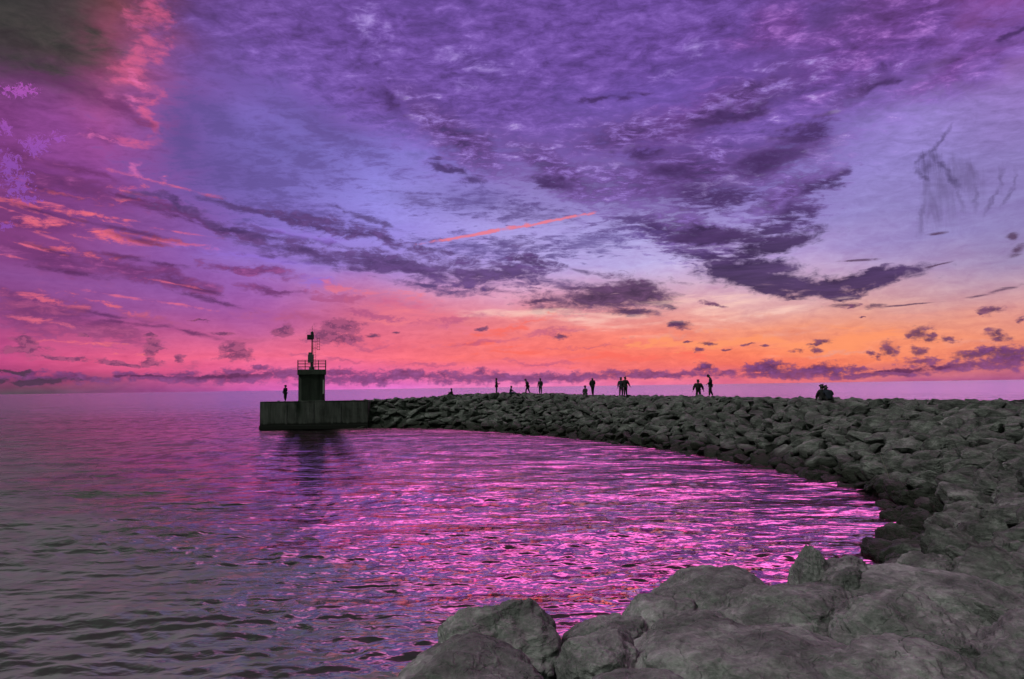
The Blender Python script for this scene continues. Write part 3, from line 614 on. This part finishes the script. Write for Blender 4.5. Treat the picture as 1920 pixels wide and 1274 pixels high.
# ------------------------------------------------------------------ boulders of the bank
rnd = random.Random(5)
PROTO_F = [np_mesh('boulder', *stone(100 + k, 4, cuts=12, low=0.42, high=0.85, round_=1.0, rough=1.5)) for k in range(12)]
PROTO_N = [np_mesh('boulder', *stone(200 + k, 5, cuts=12, low=0.45, high=0.88, round_=0.97, rough=1.5, size=1.5)) for k in range(10)]
for me in PROTO_F + PROTO_N: me.materials.append(M_ROCK)
cand = []
placed = []; grid = {}
def near(x, y, s):
    gx, gy = int(x // 2), int(y // 2)
    for a in range(gx - 2, gx + 3):
        for b_ in range(gy - 2, gy + 3):
            for (qx, qy, qs) in grid.get((a, b_), ()):
                if (qx - x) ** 2 + (qy - y) ** 2 < (0.53 * (s + qs)) ** 2: return True
    return False
for it in range(40000):
    ii = rnd.uniform(2, NS * 0.84); w_ = rnd.uniform(-0.06, 1.36)
    x, y, z = bank(ii, w_); dist = math.hypot(x, y)
    if y < 3 or dist < 9.5: continue
    if abs(math.atan2(x, y)) > math.radians(47): continue
    frac = it / 40000
    smax = 1.02 if dist < 24 else 0.84
    s = smax * (1 - 0.62 * frac) * rnd.uniform(0.8, 1.0)
    if w_ > 0.93: s *= 0.72
    if near(x, y, s): continue
    grid.setdefault((int(x // 2), int(y // 2)), []).append((x, y, s))
    big = s / dist * (1.0 if w_ < 1.05 else 0.45)
    placed.append((big, x, y, z, s, w_, dist, ii))
placed.sort(reverse=True)
print('boulders', len(placed))
def pose(x, y, z, s, w_, ii):
    c0, c1 = CR[int(ii)], CR[min(int(ii) + 1, NS - 1)]
    along = math.atan2(c1[1] - c0[1], c1[0] - c0[0])
    flat = rnd.uniform(0.42, 0.62) if w_ > 0.93 else rnd.uniform(0.5, 0.74)
    sc = Vector((s * rnd.uniform(0.95, 1.25), s * rnd.uniform(0.75, 1.0), s * flat))
    sink = 0.34 if w_ > 0.93 else 0.22
    rot = Euler((rnd.uniform(-.5, .5), rnd.uniform(-.5, .5), along + rnd.uniform(-0.7, 0.7) + (math.pi if rnd.random() < .5 else 0)))
    zz_ = z - sink * s
    if w_ > 0.9: zz_ = min(zz_, z + 0.09 - sc.z * 0.92)
    return Matrix.LocRotScale(Vector((x, y, zz_)), rot, sc)
N_IND = 265
for k, (big, x, y, z, s, w_, dist, ii) in enumerate(placed[:N_IND]):
    me = rnd.choice(PROTO_N if dist < 34 else PROTO_F)
    o = link('boulder', me, None); o.matrix_world = pose(x, y, z, s, w_, ii)
    tag(o, 'rough grey boulder packed tightly among its neighbours in the curved breakwater slope', 'boulder', 'boulders of the breakwater slope')
vs, fs, off = [], [], 0
SM = [stone(300 + k, 3, cuts=12, low=0.42, high=0.85, round_=1.0, rough=1.6) for k in range(8)]
for (big, x, y, z, s, w_, dist, ii) in placed[N_IND:]:
    pv, pf = rnd.choice(SM); M4 = np.array(pose(x, y, z, s, w_, ii))
    vs.append(pv @ M4[:3, :3].T + M4[:3, 3]); fs.append(pf + off); off += len(pv)
if vs:
    o = link('rubble', np_mesh('rubble', np.concatenate(vs), np.concatenate(fs)), M_ROCK)
    tag(o, 'smaller grey stones filling the far breakwater slope and its crest', 'rubble', kind='stuff')

# ------------------------------------------------------------------ big near rocks at the bottom of the picture
NEAR = [  # photo x, y of the middle, half width, half height (photo px), distance, half depth (m), tilt, seed, label
 (878, 1292, 205, 106, 5.0, 0.9, -4, 1, 'pale rounded rock nearest the bottom edge, lower left end of the foreground'),
 (782, 1322, 112, 56, 4.7, 0.5, -20, 2, 'low dark rock wedge at the far left tip of the foreground'),
 (935, 1212, 125, 90, 6.6, 0.8, 3, 3, 'flat-topped dark rock standing at the water, left end of the foreground'),
 (838, 1264, 124, 58, 6.0, 0.7, 24, 31, 'dark sloping rock flank running down left into the water'),
 (1128, 1246, 88, 72, 5.5, 0.6, 0, 4, 'small round-topped pale rock between the left rock and the wide front rock'),
 (1140, 1215, 105, 66, 6.9, 0.7, 18, 5, 'dark low rock behind the small round-topped one, touching the water'),
 (1235, 1172, 92, 64, 7.4, 0.8, 26, 6, 'sloping rock at the water between the round-topped rock and the broad one'),
 (1372, 1152, 170, 92, 7.8, 1.2, 3, 7, 'broad dark-edged rock at the water, centre of the foreground'),
 (1230, 1235, 85, 55, 6.0, 0.6, 8, 8, 'blocky rock wedged behind the wide front rock'),
 (1528, 1096, 74, 74, 9.0, 0.8, -4, 9, 'steep pointed rock rising from the waterline, right of centre'),
 (1588, 1098, 70, 56, 8.8, 0.9, -16, 10, 'dark shoulder of rock just right of the pointed one'),
 (1775, 1122, 290, 74, 8.3, 1.5, -7, 11, 'long pale slab sloping down to the right behind the front rocks'),
 (1500, 1176, 190, 84, 6.7, 1.0, 2, 12, 'wide hummocky rock in front of the pointed rock'),
 (1430, 1282, 275, 122, 5.0, 1.1, 6, 13, 'very wide smooth pale rock at the bottom centre right'),
 (1712, 1196, 185, 92, 6.1, 1.0, -10, 14, 'humped rock with a ridge running down right, middle right'),
 (1740, 1300, 260, 112, 4.6, 0.9, -3, 15, 'large smooth rock filling the bottom right'),
 (1935, 1215, 150, 78, 5.6, 0.9, 4, 16, 'rock cut by the right edge of the view, above the corner'),
 (1190, 1318, 190, 66, 4.3, 0.6, 3, 17, 'low front rock at the bottom edge between the two pale rocks'),
 (1320, 1205, 120, 62, 6.4, 0.8, 8, 18, 'small worn rock between the broad rock and the wide front rock'),
]
for (px, py, hw, hh, Z_, hd, tilt, seed, lab) in NEAR:
    p = at(px, py, Z_); k = (Vector((0, 0, CAM_H)) - p).length / FPX
    fx = 0.86
    pv, pf = stone(500 + seed, 6, cuts=9, low=0.66, high=0.96, rough=1.25, round_=0.8, size=1.6)
    lo_, hi_ = pv.min(0), pv.max(0); pv = (pv - (lo_ + hi_) / 2) / ((hi_ - lo_) / 2)
    if seed == 9: pv[:, 0] = pv[:, 0] * (0.72 - 0.40 * pv[:, 2]) - 0.10 * pv[:, 2]; pv[:, 1] *= 0.8 - 0.3 * pv[:, 2]
    me = np_mesh('foreground_rock', pv, pf); o = link('foreground_rock', me, M_NEAR)
    az_ = math.atan2(p.x, p.y)
    # stretch downwards so that the rock stands on the bank under it
    rot = Euler((0, -math.radians(tilt), -az_), 'XYZ')
    o.matrix_world = Matrix.LocRotScale(p, rot, Vector((hw * k, hd, hh * k)))
    # settle it so that its outline reaches exactly the height and width seen in the photograph
    for _ in range(3):
        M4 = np.array(o.matrix_world); W_ = pv[::7] @ M4[:3, :3].T + M4[:3, 3] - np.array([0, 0, CAM_H])
        L_ = W_ @ np.array(RC); sx_, sy_ = 960 - L_[:, 0] / L_[:, 2] * FPX, 637 + L_[:, 1] / L_[:, 2] * FPX
        dy_ = (py - hh) - sy_.min(); dx_ = px - (sx_.min() + sx_.max()) / 2; kx = 2 * hw / (sx_.max() - sx_.min())
        o.location += Vector((dx_ * k, 0, -dy_ * k)); o.scale.x *= kx
        bpy.context.view_layer.update()
    tag(o, lab, 'rock', 'large rocks in the foreground')
# stones under and between the near rocks
cnt = 0
for it in range(400):
    ii = rnd.uniform(NS * 0.66, NS * 0.93); w_ = rnd.uniform(-0.05, 0.95); x, y, z = bank(ii, w_)
    d_ = math.hypot(x, y)
    if y < 3.4 or d_ > 10.5 or abs(math.atan2(x, y)) > math.radians(44): continue
    s = rnd.uniform(0.45, 0.8)
    if near(x, y, s * 0.9): continue
    # must stay below the sight lines to the big rocks
    if z + 0.5 * s > CAM_H - d_ * 0.30: z = CAM_H - d_ * 0.30 - 0.5 * s
    grid.setdefault((int(x // 2), int(y // 2)), []).append((x, y, s))
    o = link('boulder', rnd.choice(PROTO_N), None); o.matrix_world = pose(x, y, z, s, w_, ii); cnt += 1
    tag(o, 'smaller grey boulder in the gaps beneath the big foreground rocks', 'boulder', 'boulders under the foreground rocks')
print('gap boulders', cnt)
# ------------------------------------------------------------------ concrete quay head
def elev(py, px, Y): return at(px, py, Y).z
QX0, QX1 = at(487, 780, 75).x, at(690, 780, 75).x
quay = empty('concrete_quay', ((QX0 + QX1) / 2, 78, 0)); 
tag(quay, 'weathered concrete quay block at the tip of the breakwater, under the beacon tower', 'quay')
QT = 3.05
bm = bmesh.new(); Lq = QX1 - QX0
bx(bm, (0, 0, QT / 2 - 0.9), (Lq, 6.0, QT + 1.8), bev=0.05); from_bm('block', bm, M_QUAY, quay)
bm = bmesh.new(); bx(bm, (0, -2.86, QT + 0.05), (Lq - 0.06, 0.34, 0.10), bev=0.02); from_bm('coping', bm, M_QUAY, quay)
bm = bmesh.new()
for k in range(1, 4): bx(bm, (-Lq / 2 + k * Lq / 4, -3.012, 1.75), (0.05, 0.03, 2.2))
from_bm('joint', bm, M_BLACK, quay)
bm = bmesh.new(); bx(bm, (0, -3.06, 0.28), (Lq + 0.1, 0.16, 0.45), bev=0.05); from_bm('footing', bm, M_QUAY, quay)
for k in (-4.1, 0.6):
    bm = bmesh.new(); tube(bm, (k, -2.3, QT), (k, -2.3, QT + 0.12), 0.11, 12); tube(bm, (k, -2.3, QT + 0.12), (k, -2.3, QT + 0.17), 0.15, 12)
    from_bm('mooring_post', bm, M_STEEL, quay)

# ------------------------------------------------------------------ beacon tower
TY = 77.0; TX = at(584.5, 720, TY).x
tw = empty('beacon_tower', (TX, TY, QT), math.atan2(-TX, TY)); tag(tw, 'short dark concrete beacon tower with railed top platform and lantern mast on the quay', 'tower')
bm = bmesh.new(); hw, ch = 1.42, 0.34
pts = [(-hw + ch, -hw), (hw - ch, -hw), (hw, -hw + ch), (hw, hw - ch), (hw - ch, hw), (-hw + ch, hw), (-hw, hw - ch), (-hw, -hw + ch)]
def prism(bm, pts, z0, z1):
    a = [bm.verts.new((x, y, z0)) for x, y in pts]; b_ = [bm.verts.new((x, y, z1)) for x, y in pts]; n = len(pts)
    for k in range(n): bm.faces.new((a[k], a[(k+1) % n], b_[(k+1) % n], b_[k]))
    bm.faces.new(a[::-1]); bm.faces.new(b_)
prism(bm, pts, 0, 2.98); from_bm('tower_body', bm, M_TOWER, tw)
bm = bmesh.new(); prism(bm, [(x * 1.02, y * 1.02) for x, y in pts], -0.01, 0.16); from_bm('plinth', bm, M_SLAB, tw)
S0, S1 = 2.98, 3.55
bm = bmesh.new(); bx(bm, (0, 0, (S0 + S1) / 2), (3.06, 3.06, S1 - S0), bev=0.04); from_bm('platform', bm, M_SLAB, tw)
bm = bmesh.new(); tube(bm, (1.27, -1.35, 0.85), (1.27, -1.35, 2.4), 0.10, 10)  # pale upright tube near the tower's right edge
for z in (1.0, 1.65, 2.3): bx(bm, (1.27, -1.31, z), (0.2, 0.06, 0.05))
from_bm('edge_tube', bm, M_PALE, tw)
rw = 1.50
posts = [(-rw, -rw), (-0.72, -rw), (0.72, -rw), (rw, -rw), (rw, 0), (rw, rw), (0.72, rw), (-0.72, rw), (-rw, rw), (-rw, 0)]
for (x, y) in posts:
    bm = bmesh.new(); tube(bm, (x, y, S1), (x, y, S1 + 1.04), 0.032, 8); from_bm('railing_post', bm, M_STEEL, tw)
for z in (0.36, 0.70, 1.03):
    bm = bmesh.new(); c = [(-rw, -rw), (rw, -rw), (rw, rw), (-rw, rw)]
    for k in range(4): tube(bm, (*c[k], S1 + z), (*c[(k+1) % 4], S1 + z), 0.028, 8)
    from_bm('rail', bm, M_STEEL, tw)
bm = bmesh.new(); prism(bm, [(0.30 * math.cos(a * math.pi / 4), 0.30 * math.sin(a * math.pi / 4)) for a in range(8)], S1 - 0.01, S1 + 0.3)
prism(bm, [(0.16 * math.cos(a * math.pi / 4), 0.16 * math.sin(a * math.pi / 4)) for a in range(8)], S1 + 0.3, S1 + 0.85); from_bm('pedestal', bm, M_STEEL, tw)
bm = bmesh.new(); bx(bm, (-0.13, 0, S1 + 1.28), (0.62, 0.5, 0.92), bev=0.04); cb = from_bm('cabinet', bm, M_GREYBOX, tw)
bm = bmesh.new(); bx(bm, (-0.17, 0, S1 + 1.86), (0.42, 0.36, 0.24), bev=0.05); from_bm('cabinet_lid', bm, M_GREYBOX, cb)
bm = bmesh.new(); tube(bm, (0.02, 0, S1 + 0.85), (0.02, 0, S1 + 2.7), 0.085, 10); from_bm('lower_mast', bm, M_RED, tw)
bm = bmesh.new(); tube(bm, (0.02, 0, S1 + 2.7), (0.02, 0, S1 + 4.05), 0.075, 10); from_bm('upper_mast', bm, M_BLACK, tw)
bm = bmesh.new(); R_b = Matrix.Rotation(math.radians(-6), 3, 'Y')
bx(bm, (-0.16, 0, S1 + 3.72), (0.76, 0.55, 0.5), rot=None, bev=0.05); bx(bm, (-0.2, -0.05, S1 + 3.46), (0.66, 0.4, 0.10)); lt = from_bm('lantern_housing', bm, M_BLACK, tw)
bm = bmesh.new(); tube(bm, (0.02, 0, S1 + 3.98), (0.02, 0, S1 + 4.25), 0.17, 12); tube(bm, (0.02, 0, S1 + 4.25), (0.02, 0, S1 + 4.38), 0.13, 12, 0.03); tube(bm, (0.02, 0, S1 + 4.38), (0.02, 0, S1 + 4.95), 0.022, 6); from_bm('lamp', bm, M_BLACK, lt)
bm = bmesh.new()
for x in (0.20, 0.42): tube(bm, (x, -0.1, S1 + 0.05), (x, -0.1, S1 + 3.3), 0.018, 6)
z = S1 + 0.3
while z < S1 + 3.2: tube(bm, (0.20, -0.1, z), (0.42, -0.1, z), 0.012, 6); z += 0.28
from_bm('ladder', bm, M_STEEL, tw)
bm = bmesh.new()
for x, y in ((0.56, 0.12), (0.56, -0.25), (0.84, 0.12), (0.84, -0.25)): tube(bm, (x, y, S1 + 2.25), (x, y, S1 + 3.62), 0.02, 6)
for z in (2.28, 2.6, 2.92, 3.25, 3.58):
    c = [(0.56, 0.12), (0.56, -0.25), (0.84, -0.25), (0.84, 0.12)]
    for k in range(4): tube(bm, (*c[k], S1 + z), (*c[(k+1) % 4], S1 + z), 0.014, 6)
tube(bm, (0.05, 0, S1 + 2.45), (0.56, -0.05, S1 + 2.45), 0.02, 6); tube(bm, (0.05, 0, S1 + 3.2), (0.56, -0.05, S1 + 3.2), 0.02, 6)
from_bm('ladder_cage', bm, M_STEEL, tw)
# lone pale stick among the boulders
p0, p1 = at(1662, 882, 22.5), at(1650, 853, 22.3)
bm = bmesh.new(); tube(bm, p0 - (p1 - p0) * 0.6, p0, 0.016, 6); tube(bm, p0, p1, 0.016, 6, 0.007); o = from_bm('stick', bm, M_STICK)
tag(o, 'thin pale stick poking up from the boulders on the right slope', 'stick')
# ------------------------------------------------------------------ people: one skinned body each, with hair and clothes over it
BASE = dict(pel=(0, 0, .95), sp=(0, .01, 1.14), ch=(0, 0, 1.34), nk=(0, 0, 1.50), hb=(0, .015, 1.575), hd=(0, .02, 1.66), ht=(0, .01, 1.725),
  Lh=(-.09, 0, .91), Lk=(-.10, .02, .50), La=(-.10, -.02, .09), Lt=(-.11, .15, .03), Rh=(.09, 0, .91), Rk=(.10, .02, .50), Ra=(.10, -.02, .09), Rt=(.11, .15, .03),
  Ls=(-.185, 0, 1.43), Le=(-.235, -.03, 1.14), Lw=(-.245, .04, .89), Rs=(.185, 0, 1.43), Re=(.235, -.03, 1.14), Rw=(.245, .04, .89))
def skinned(name, V, E, root, mat, parent, sub=1):
    keys = list(V); me = bpy.data.meshes.new(name)
    me.from_pydata([V[k][0] for k in keys], [(keys.index(a), keys.index(b_)) for a, b_ in E], [])
    o = bpy.data.objects.new(name, me); C.objects.link(o); o.parent = parent
    md = o.modifiers.new('skin', 'SKIN'); md.use_smooth_shade = True; md.branch_smoothing = 0.3
    for i, k in enumerate(keys):
        sv = me.skin_vertices[0].data[i]; r = V[k][1]; sv.radius = r if hasattr(r, '__len__') else (r, r); sv.use_root = (k == root)
    s = o.modifiers.new('sub', 'SUBSURF'); s.levels = s.render_levels = sub
    SKINNED.append((o, mat)); return o
SKINNED = []
def person(label, px, py, Y, face, pose=None, size=1.0, top='black', legs='charcoal', group=None, coat=0.0, hair=0.0, bulk=1.0, hood=False):
    "px, py: where the feet or seat touch in the photo; face: turn about the vertical, 0 looks out to sea"
    p = at(px, py, Y); r = empty('person', p, math.radians(face)); r.scale = (size,) * 3
    tag(r, label, 'person', group)
    J = {k: Vector(v_) for k, v_ in BASE.items()}
    for k, v_ in (pose or {}).items(): J[k] = Vector(v_)
    b_ = bulk; V = {}
    for k, rad in dict(pel=(.125, .10), sp=(.118, .09), ch=(.145, .10), nk=.052, hb=(.072, .08), hd=(.088, .105), ht=(.065, .072), Lh=.085, Rh=.085, Lk=.056, Rk=.056, La=.038, Ra=.038, Lt=(.036, .026), Rt=(.036, .026), Ls=.058, Rs=.058, Le=.04, Re=.04, Lw=.027, Rw=.027).items():
        V[k] = (J[k], rad)
    E = [('pel', 'sp'), ('sp', 'ch'), ('ch', 'nk'), ('nk', 'hb'), ('hb', 'hd'), ('hd', 'ht')]
    for s in 'LR':
        E += [('pel', s + 'h'), (s + 'h', s + 'k'), (s + 'k', s + 'a'), (s + 'a', s + 't'), ('ch', s + 's'), (s + 's', s + 'e'), (s + 'e', s + 'w')]
        d = (J[s + 'w'] - J[s + 'e']).normalized(); q = d.to_track_quat('Z', 'Y'); sg = -1 if s == 'L' else 1
        V[s + 'p'] = (J[s + 'w'] + d * .06, (.034, .018)); E.append((s + 'w', s + 'p'))
        for n, (ox, ln, bend) in enumerate([(-.030, .066, .16), (-.010, .074, .22), (.010, .070, .28), (.028, .054, .34)]):
            a = J[s + 'w'] + q @ Vector((ox, 0, .105)); m1 = a + q @ Vector((ox * .1, bend * ln * .4, ln * .55)); m2 = m1 + q @ Vector((0, bend * ln, ln * .42))
            V[f'{s}f{n}a'] = (a, .0095); V[f'{s}f{n}b'] = (m1, .0085); V[f'{s}f{n}c'] = (m2, .007)
            E += [(s + 'p', f'{s}f{n}a'), (f'{s}f{n}a', f'{s}f{n}b'), (f'{s}f{n}b', f'{s}f{n}c')]
        t1 = J[s + 'w'] + q @ Vector((-.045, .012, .05)); t2 = t1 + q @ Vector((-.012, .02, .038))
        V[s + 'th1'] = (t1, .0105); V[s + 'th2'] = (t2, .0085); E += [(s + 'w', s + 'th1'), (s + 'th1', s + 'th2')]
    up = (J['ht'] - J['hb']).normalized(); fw = (J.get('look') or Vector((0, 1, 0))); fw = (fw - up * fw.dot(up)).normalized(); rt = fw.cross(up)
    V['nose'] = (J['hd'] + fw * .118 - up * .012, .016); E.append(('hd', 'nose'))
    for s_, k in ((-1, 'earL'), (1, 'earR')): V[k] = (J['hd'] + rt * (.093 * s_) - up * .01, .014); E.append(('hd', k))
    skinned('body', V, E, 'pel', M_SKIN, r)
    # jacket
    j = {k: (J[k], rr * b_ if not hasattr(rr, '__len__') else (rr[0] * b_, rr[1] * b_)) for k, rr in dict(pel=(.19, .15), sp=(.185, .15), ch=(.21, .155), nk=.085, Ls=.105, Rs=.105, Le=.078, Re=.078, Lw=.052, Rw=.052).items()}
    je = [('pel', 'sp'), ('sp', 'ch'), ('ch', 'nk'), ('ch', 'Ls'), ('Ls', 'Le'), ('Le', 'Lw'), ('ch', 'Rs'), ('Rs', 'Re'), ('Re', 'Rw')]
    if hood: j['hb2'] = (J['hb'] - fw * .02, .10); j['hd2'] = (J['hd'] - fw * .025 + up * .01, .115); je += [('nk', 'hb2'), ('hb2', 'hd2')]
    if coat:
        mid = (J['Lk'] + J['Rk']) / 2; hemc = J['pel'].lerp(mid, coat); j['hem'] = (hemc, (.19 * b_, .15 * b_)); je.append(('pel', 'hem'))
    skinned('coat' if coat else 'jacket', j, je, 'sp', MC[top], r)
    t = {'pel': (J['pel'] - Vector((0, 0, .01)), (.165, .135)), 'Lh': (J['Lh'], .122), 'Rh': (J['Rh'], .122)}
    te = [('pel', 'Lh'), ('pel', 'Rh')]
    for s in 'LR':
        t[s + 'k'] = (J[s + 'k'], .090); t[s + 'a'] = (J[s + 'a'].lerp(J[s + 'k'], .08), .068); te += [(s + 'h', s + 'k'), (s + 'k', s + 'a')]
    skinned('trousers', t, te, 'pel', MC[legs], r)
    for s in 'LR':
        a, q = J[s + 'a'], J[s + 't']; skinned('shoe', {'a': (a - Vector((0, 0, .02)) + (a - q) * .2, .044), 'b': (q + (q - a) * .12, (.046, .032))}, [('a', 'b')], 'a', M_SHOE, r)
    hv = {'c': (J['hd'] - fw * .022 + up * .03, (.105, .105)), 'f': (J['ht'] + up * .012 - fw * .005, (.078, .08))}; he = [('c', 'f')]
    if hair: hv['d'] = (J['hb'] - fw * .055, .07); hv['e'] = (J['nk'] - fw * .075 - up * hair, .05); he += [('c', 'd'), ('d', 'e')]
    else: hv['d'] = (J['hb'] - fw * .045 + up * .02, .058); he.append(('c', 'd'))
    if not hood: skinned('hair', hv, he, 'c', M_HAIR, r)
    return r
MC = dict(zip(('black', 'navy', 'charcoal', 'wine', 'denim'), M_CLOTH))
PG = 'people on the breakwater'
# seated on the ground, knees drawn up
SIT = dict(pel=(0, 0, .12), sp=(0, .03, .32), ch=(0, .06, .52), nk=(0, .09, .68), hb=(0, .11, .75), hd=(0, .13, .83), ht=(0, .13, .90),
  Lh=(-.10, .02, .12), Rh=(.10, .02, .12), Lk=(-.13, .36, .44), Rk=(.13, .36, .44), La=(-.12, .52, .08), Ra=(.12, .52, .08), Lt=(-.12, .68, .04), Rt=(.12, .68, .04),
  Ls=(-.18, .06, .61), Rs=(.18, .06, .61), Le=(-.22, .22, .42), Re=(.22, .22, .42), Lw=(-.07, .38, .45), Rw=(.07, .40, .43))
person('person in dark clothes standing alone on the quay left of the beacon tower', 535, 753.5, 74.3, 62,
  dict(Lw=(-.12, .24, 1.02), Rw=(.10, .25, 1.02), Le=(-.22, .02, 1.16), Re=(.22, .02, 1.16), La=(-.06, -.06, .09), Lt=(-.07, .1, .03), Ra=(.07, .06, .09), Rt=(.08, .22, .03)), 1.0, 'navy', 'charcoal', 'people on the breakwater')
person('person sitting low on the crest, first figure right of the beacon tower', 848, 742.5, 76.3, 90, SIT, 0.86, 'wine', 'charcoal', PG, hair=.05)
person('slim person standing side-on with hands at the chest, second figure right of the tower', 931, 739.5, 75.2, -82,
  dict(Lw=(-.06, .28, 1.16), Rw=(.08, .30, 1.14), Le=(-.20, .06, 1.13), Re=(.2, .06, 1.13), Lk=(-.06, .04, .5), Rk=(.06, 0, .5), La=(-.05, -.02, .09), Ra=(.05, -.06, .09), Lt=(-.06, .15, .03), Rt=(.06, .11, .03)), 0.98, 'black', 'denim', PG, hair=.04)
LEAN = dict(SIT); LEAN.update(Lk=(-.12, .42, .22), Rk=(.12, .45, .16), La=(-.12, .72, .08), Ra=(.12, .86, .06), Lt=(-.12, .84, .12), Rt=(.12, .94, .16), Le=(-.24, -.02, .40), Lw=(-.22, .1, .2), Re=(.2, .2, .42), Rw=(.1, .36, .34))
person('person sitting on the crest with legs stretched out to the right', 957, 739.8, 74.0, -88, LEAN, 0.95, 'navy', 'denim', PG)
person('person in a bulky jacket bending forward mid-step, third from the left of the standing people', 990, 740.5, 73.0, 70,
  dict(ch=(0, .10, 1.32), nk=(0, .17, 1.46), hb=(0, .21, 1.52), hd=(0, .25, 1.58), ht=(0, .27, 1.64), Ls=(-.18, .12, 1.40), Rs=(.18, .12, 1.40), Le=(-.25, .02, 1.13), Re=(.25, .02, 1.13), Lw=(-.2, .2, .98), Rw=(.2, .2, .98),
   Lk=(-.1, .18, .52), La=(-.1, .22, .1), Lt=(-.1, .39, .04), Rk=(.1, -.04, .5), Ra=(.1, -.24, .12), Rt=(.1, -.08, .03)), 0.97, 'black', 'black', PG, bulk=1.2)
person('long-haired person in a knee-length dark coat standing upright, right of the bending person', 1013.5, 740, 72.2, 170,
  dict(Le=(-.24, .02, 1.15), Lw=(-.20, .12, .93), Le2=(0, 0, 0)) if False else dict(Le=(-.24, .02, 1.15), Lw=(-.20, .12, .93), Re=(.25, 0, 1.13), Rw=(.27, .06, .90)), 0.94, 'black', 'denim', PG, coat=.55, hair=.12)
KN = dict(SIT); KN.update(Lk=(-.12, .30, .10), Rk=(.12, .30, .10), La=(-.10, -.10, .07), Ra=(.10, -.10, .07), Lt=(-.10, -.26, .05), Rt=(.10, -.26, .05), pel=(0, 0, .22), Lh=(-.09, 0, .20), Rh=(.09, 0, .20),
  sp=(0, .02, .42), ch=(0, .04, .62), nk=(0, .06, .78), hb=(0, .08, .85), hd=(0, .10, .93), ht=(0, .10, 1.0), Ls=(-.17, .05, .71), Rs=(.17, .05, .71), Le=(-.21, .12, .48), Re=(.21, .12, .48), Lw=(-.14, .26, .30), Rw=(.14, .26, .30))
person('small person kneeling upright on the crest beside the standing hooded person', 1098, 743.5, 67.5, 150, KN, 0.98, 'charcoal', 'denim', PG, hair=.08)
person('broad hooded person standing with legs close together, right of the kneeling one', 1111.5, 743, 66.5, 20,
  dict(Lk=(-.05, .02, .5), Rk=(.05, .02, .5), La=(-.035, -.02, .09), Ra=(.04, -.02, .09), Lt=(-.06, .14, .03), Rt=(.06, .14, .03), Le=(-.26, .04, 1.15), Lw=(-.14, .18, .98), Re=(.26, .04, 1.15), Rw=(.14, .18, .98)), 1.02, 'black', 'black', PG, bulk=1.12, hood=True)
person('left one of the two people standing pressed together near the middle of the crest', 1165, 744.5, 62.6, -20,
  dict(Lk=(-.12, .02, .5), La=(-.15, -.02, .09), Lt=(-.17, .14, .03), Re=(.2, .1, 1.16), Rw=(.1, .22, 1.05), Le=(-.27, -.01, 1.15), Lw=(-.3, .02, .9)), 0.99, 'navy', 'black', PG, bulk=1.08)
person('right one of the two people standing pressed together, arm swung out to the right', 1173, 745, 62.2, 10,
  dict(Re=(.32, .0, 1.18), Rw=(.42, .04, .98), Le=(-.22, .08, 1.15), Lw=(-.16, .2, 1.0), hd=(.01, .02, 1.66), Rk=(.10, .05, .5), Ra=(.11, -.02, .09)), 1.03, 'black', 'charcoal', PG, bulk=1.18)
person('stocky person seen from behind with arms held away from the body, legs hidden by crest', 1310, 753, 56.6, -4,
  dict(Ls=(-.22, 0, 1.42), Rs=(.22, 0, 1.42), Le=(-.35, -.02, 1.16), Lw=(-.41, .02, .92), Re=(.35, -.02, 1.16), Rw=(.41, .02, .92), Lk=(-.15, .02, .5), Rk=(.15, .02, .5), La=(-.17, 0, .09), Ra=(.17, 0, .09)), 1.0, 'black', 'charcoal', PG, bulk=1.32)
person('slim person standing with bowed head and feet apart, right of the stocky one', 1333, 744.8, 54.6, 78,
  dict(ch=(0, -.02, 1.34), nk=(0, .03, 1.50), hb=(0, .08, 1.56), hd=(0, .14, 1.62), ht=(0, .18, 1.67), Lk=(-.1, .1, .5), La=(-.1, .12, .09), Lt=(-.1, .29, .03), Rk=(.1, .0, .5), Ra=(.1, -.16, .09), Rt=(.1, .0, .03),
   Le=(-.22, .04, 1.15), Lw=(-.12, .22, 1.02), Re=(.22, .04, 1.15), Rw=(.12, .22, 1.02)), 1.02, 'black', 'black', PG)
HUD = dict(SIT); HUD.update(hb=(.02, .12, .75), hd=(.03, .15, .82), ht=(.03, .16, .89), Le=(-.27, .16, .38), Lw=(-.22, .34, .3))
person('left one of two seated people huddled together on the crest, right of centre', 1543.5, 751.5, 40.2, 8, HUD, 0.97, 'black', 'charcoal', PG)
HUR = dict(SIT); HUR.update(sp=(-.03, .03, .32), ch=(-.09, .06, .52), nk=(-.13, .08, .66), hb=(-.16, .1, .72), hd=(-.19, .12, .79), ht=(-.21, .12, .86), Ls=(-.26, .06, .58), Rs=(.09, .06, .56), Re=(.22, .1, .36), Rw=(.12, .36, .36), Le=(-.28, .22, .4), Lw=(-.12, .38, .42))
person('right one of two seated people, leaning left against the other, in a bulky dark jacket', 1556, 751.5, 40.0, -6, HUR, 0.95, 'navy', 'black', PG, bulk=1.32)
# turn the skinned skeletons into plain meshes
dg = bpy.context.evaluated_depsgraph_get(); dg.update()
done = [bpy.data.meshes.new_from_object(o.evaluated_get(dg)) for o, m_ in SKINNED]
for (o, m_), me in zip(SKINNED, done):
    o.modifiers.clear(); me.name = o.name; me.materials.clear(); me.materials.append(m_)
    me.polygons.foreach_set('use_smooth', [True] * len(me.polygons)); o.data = me
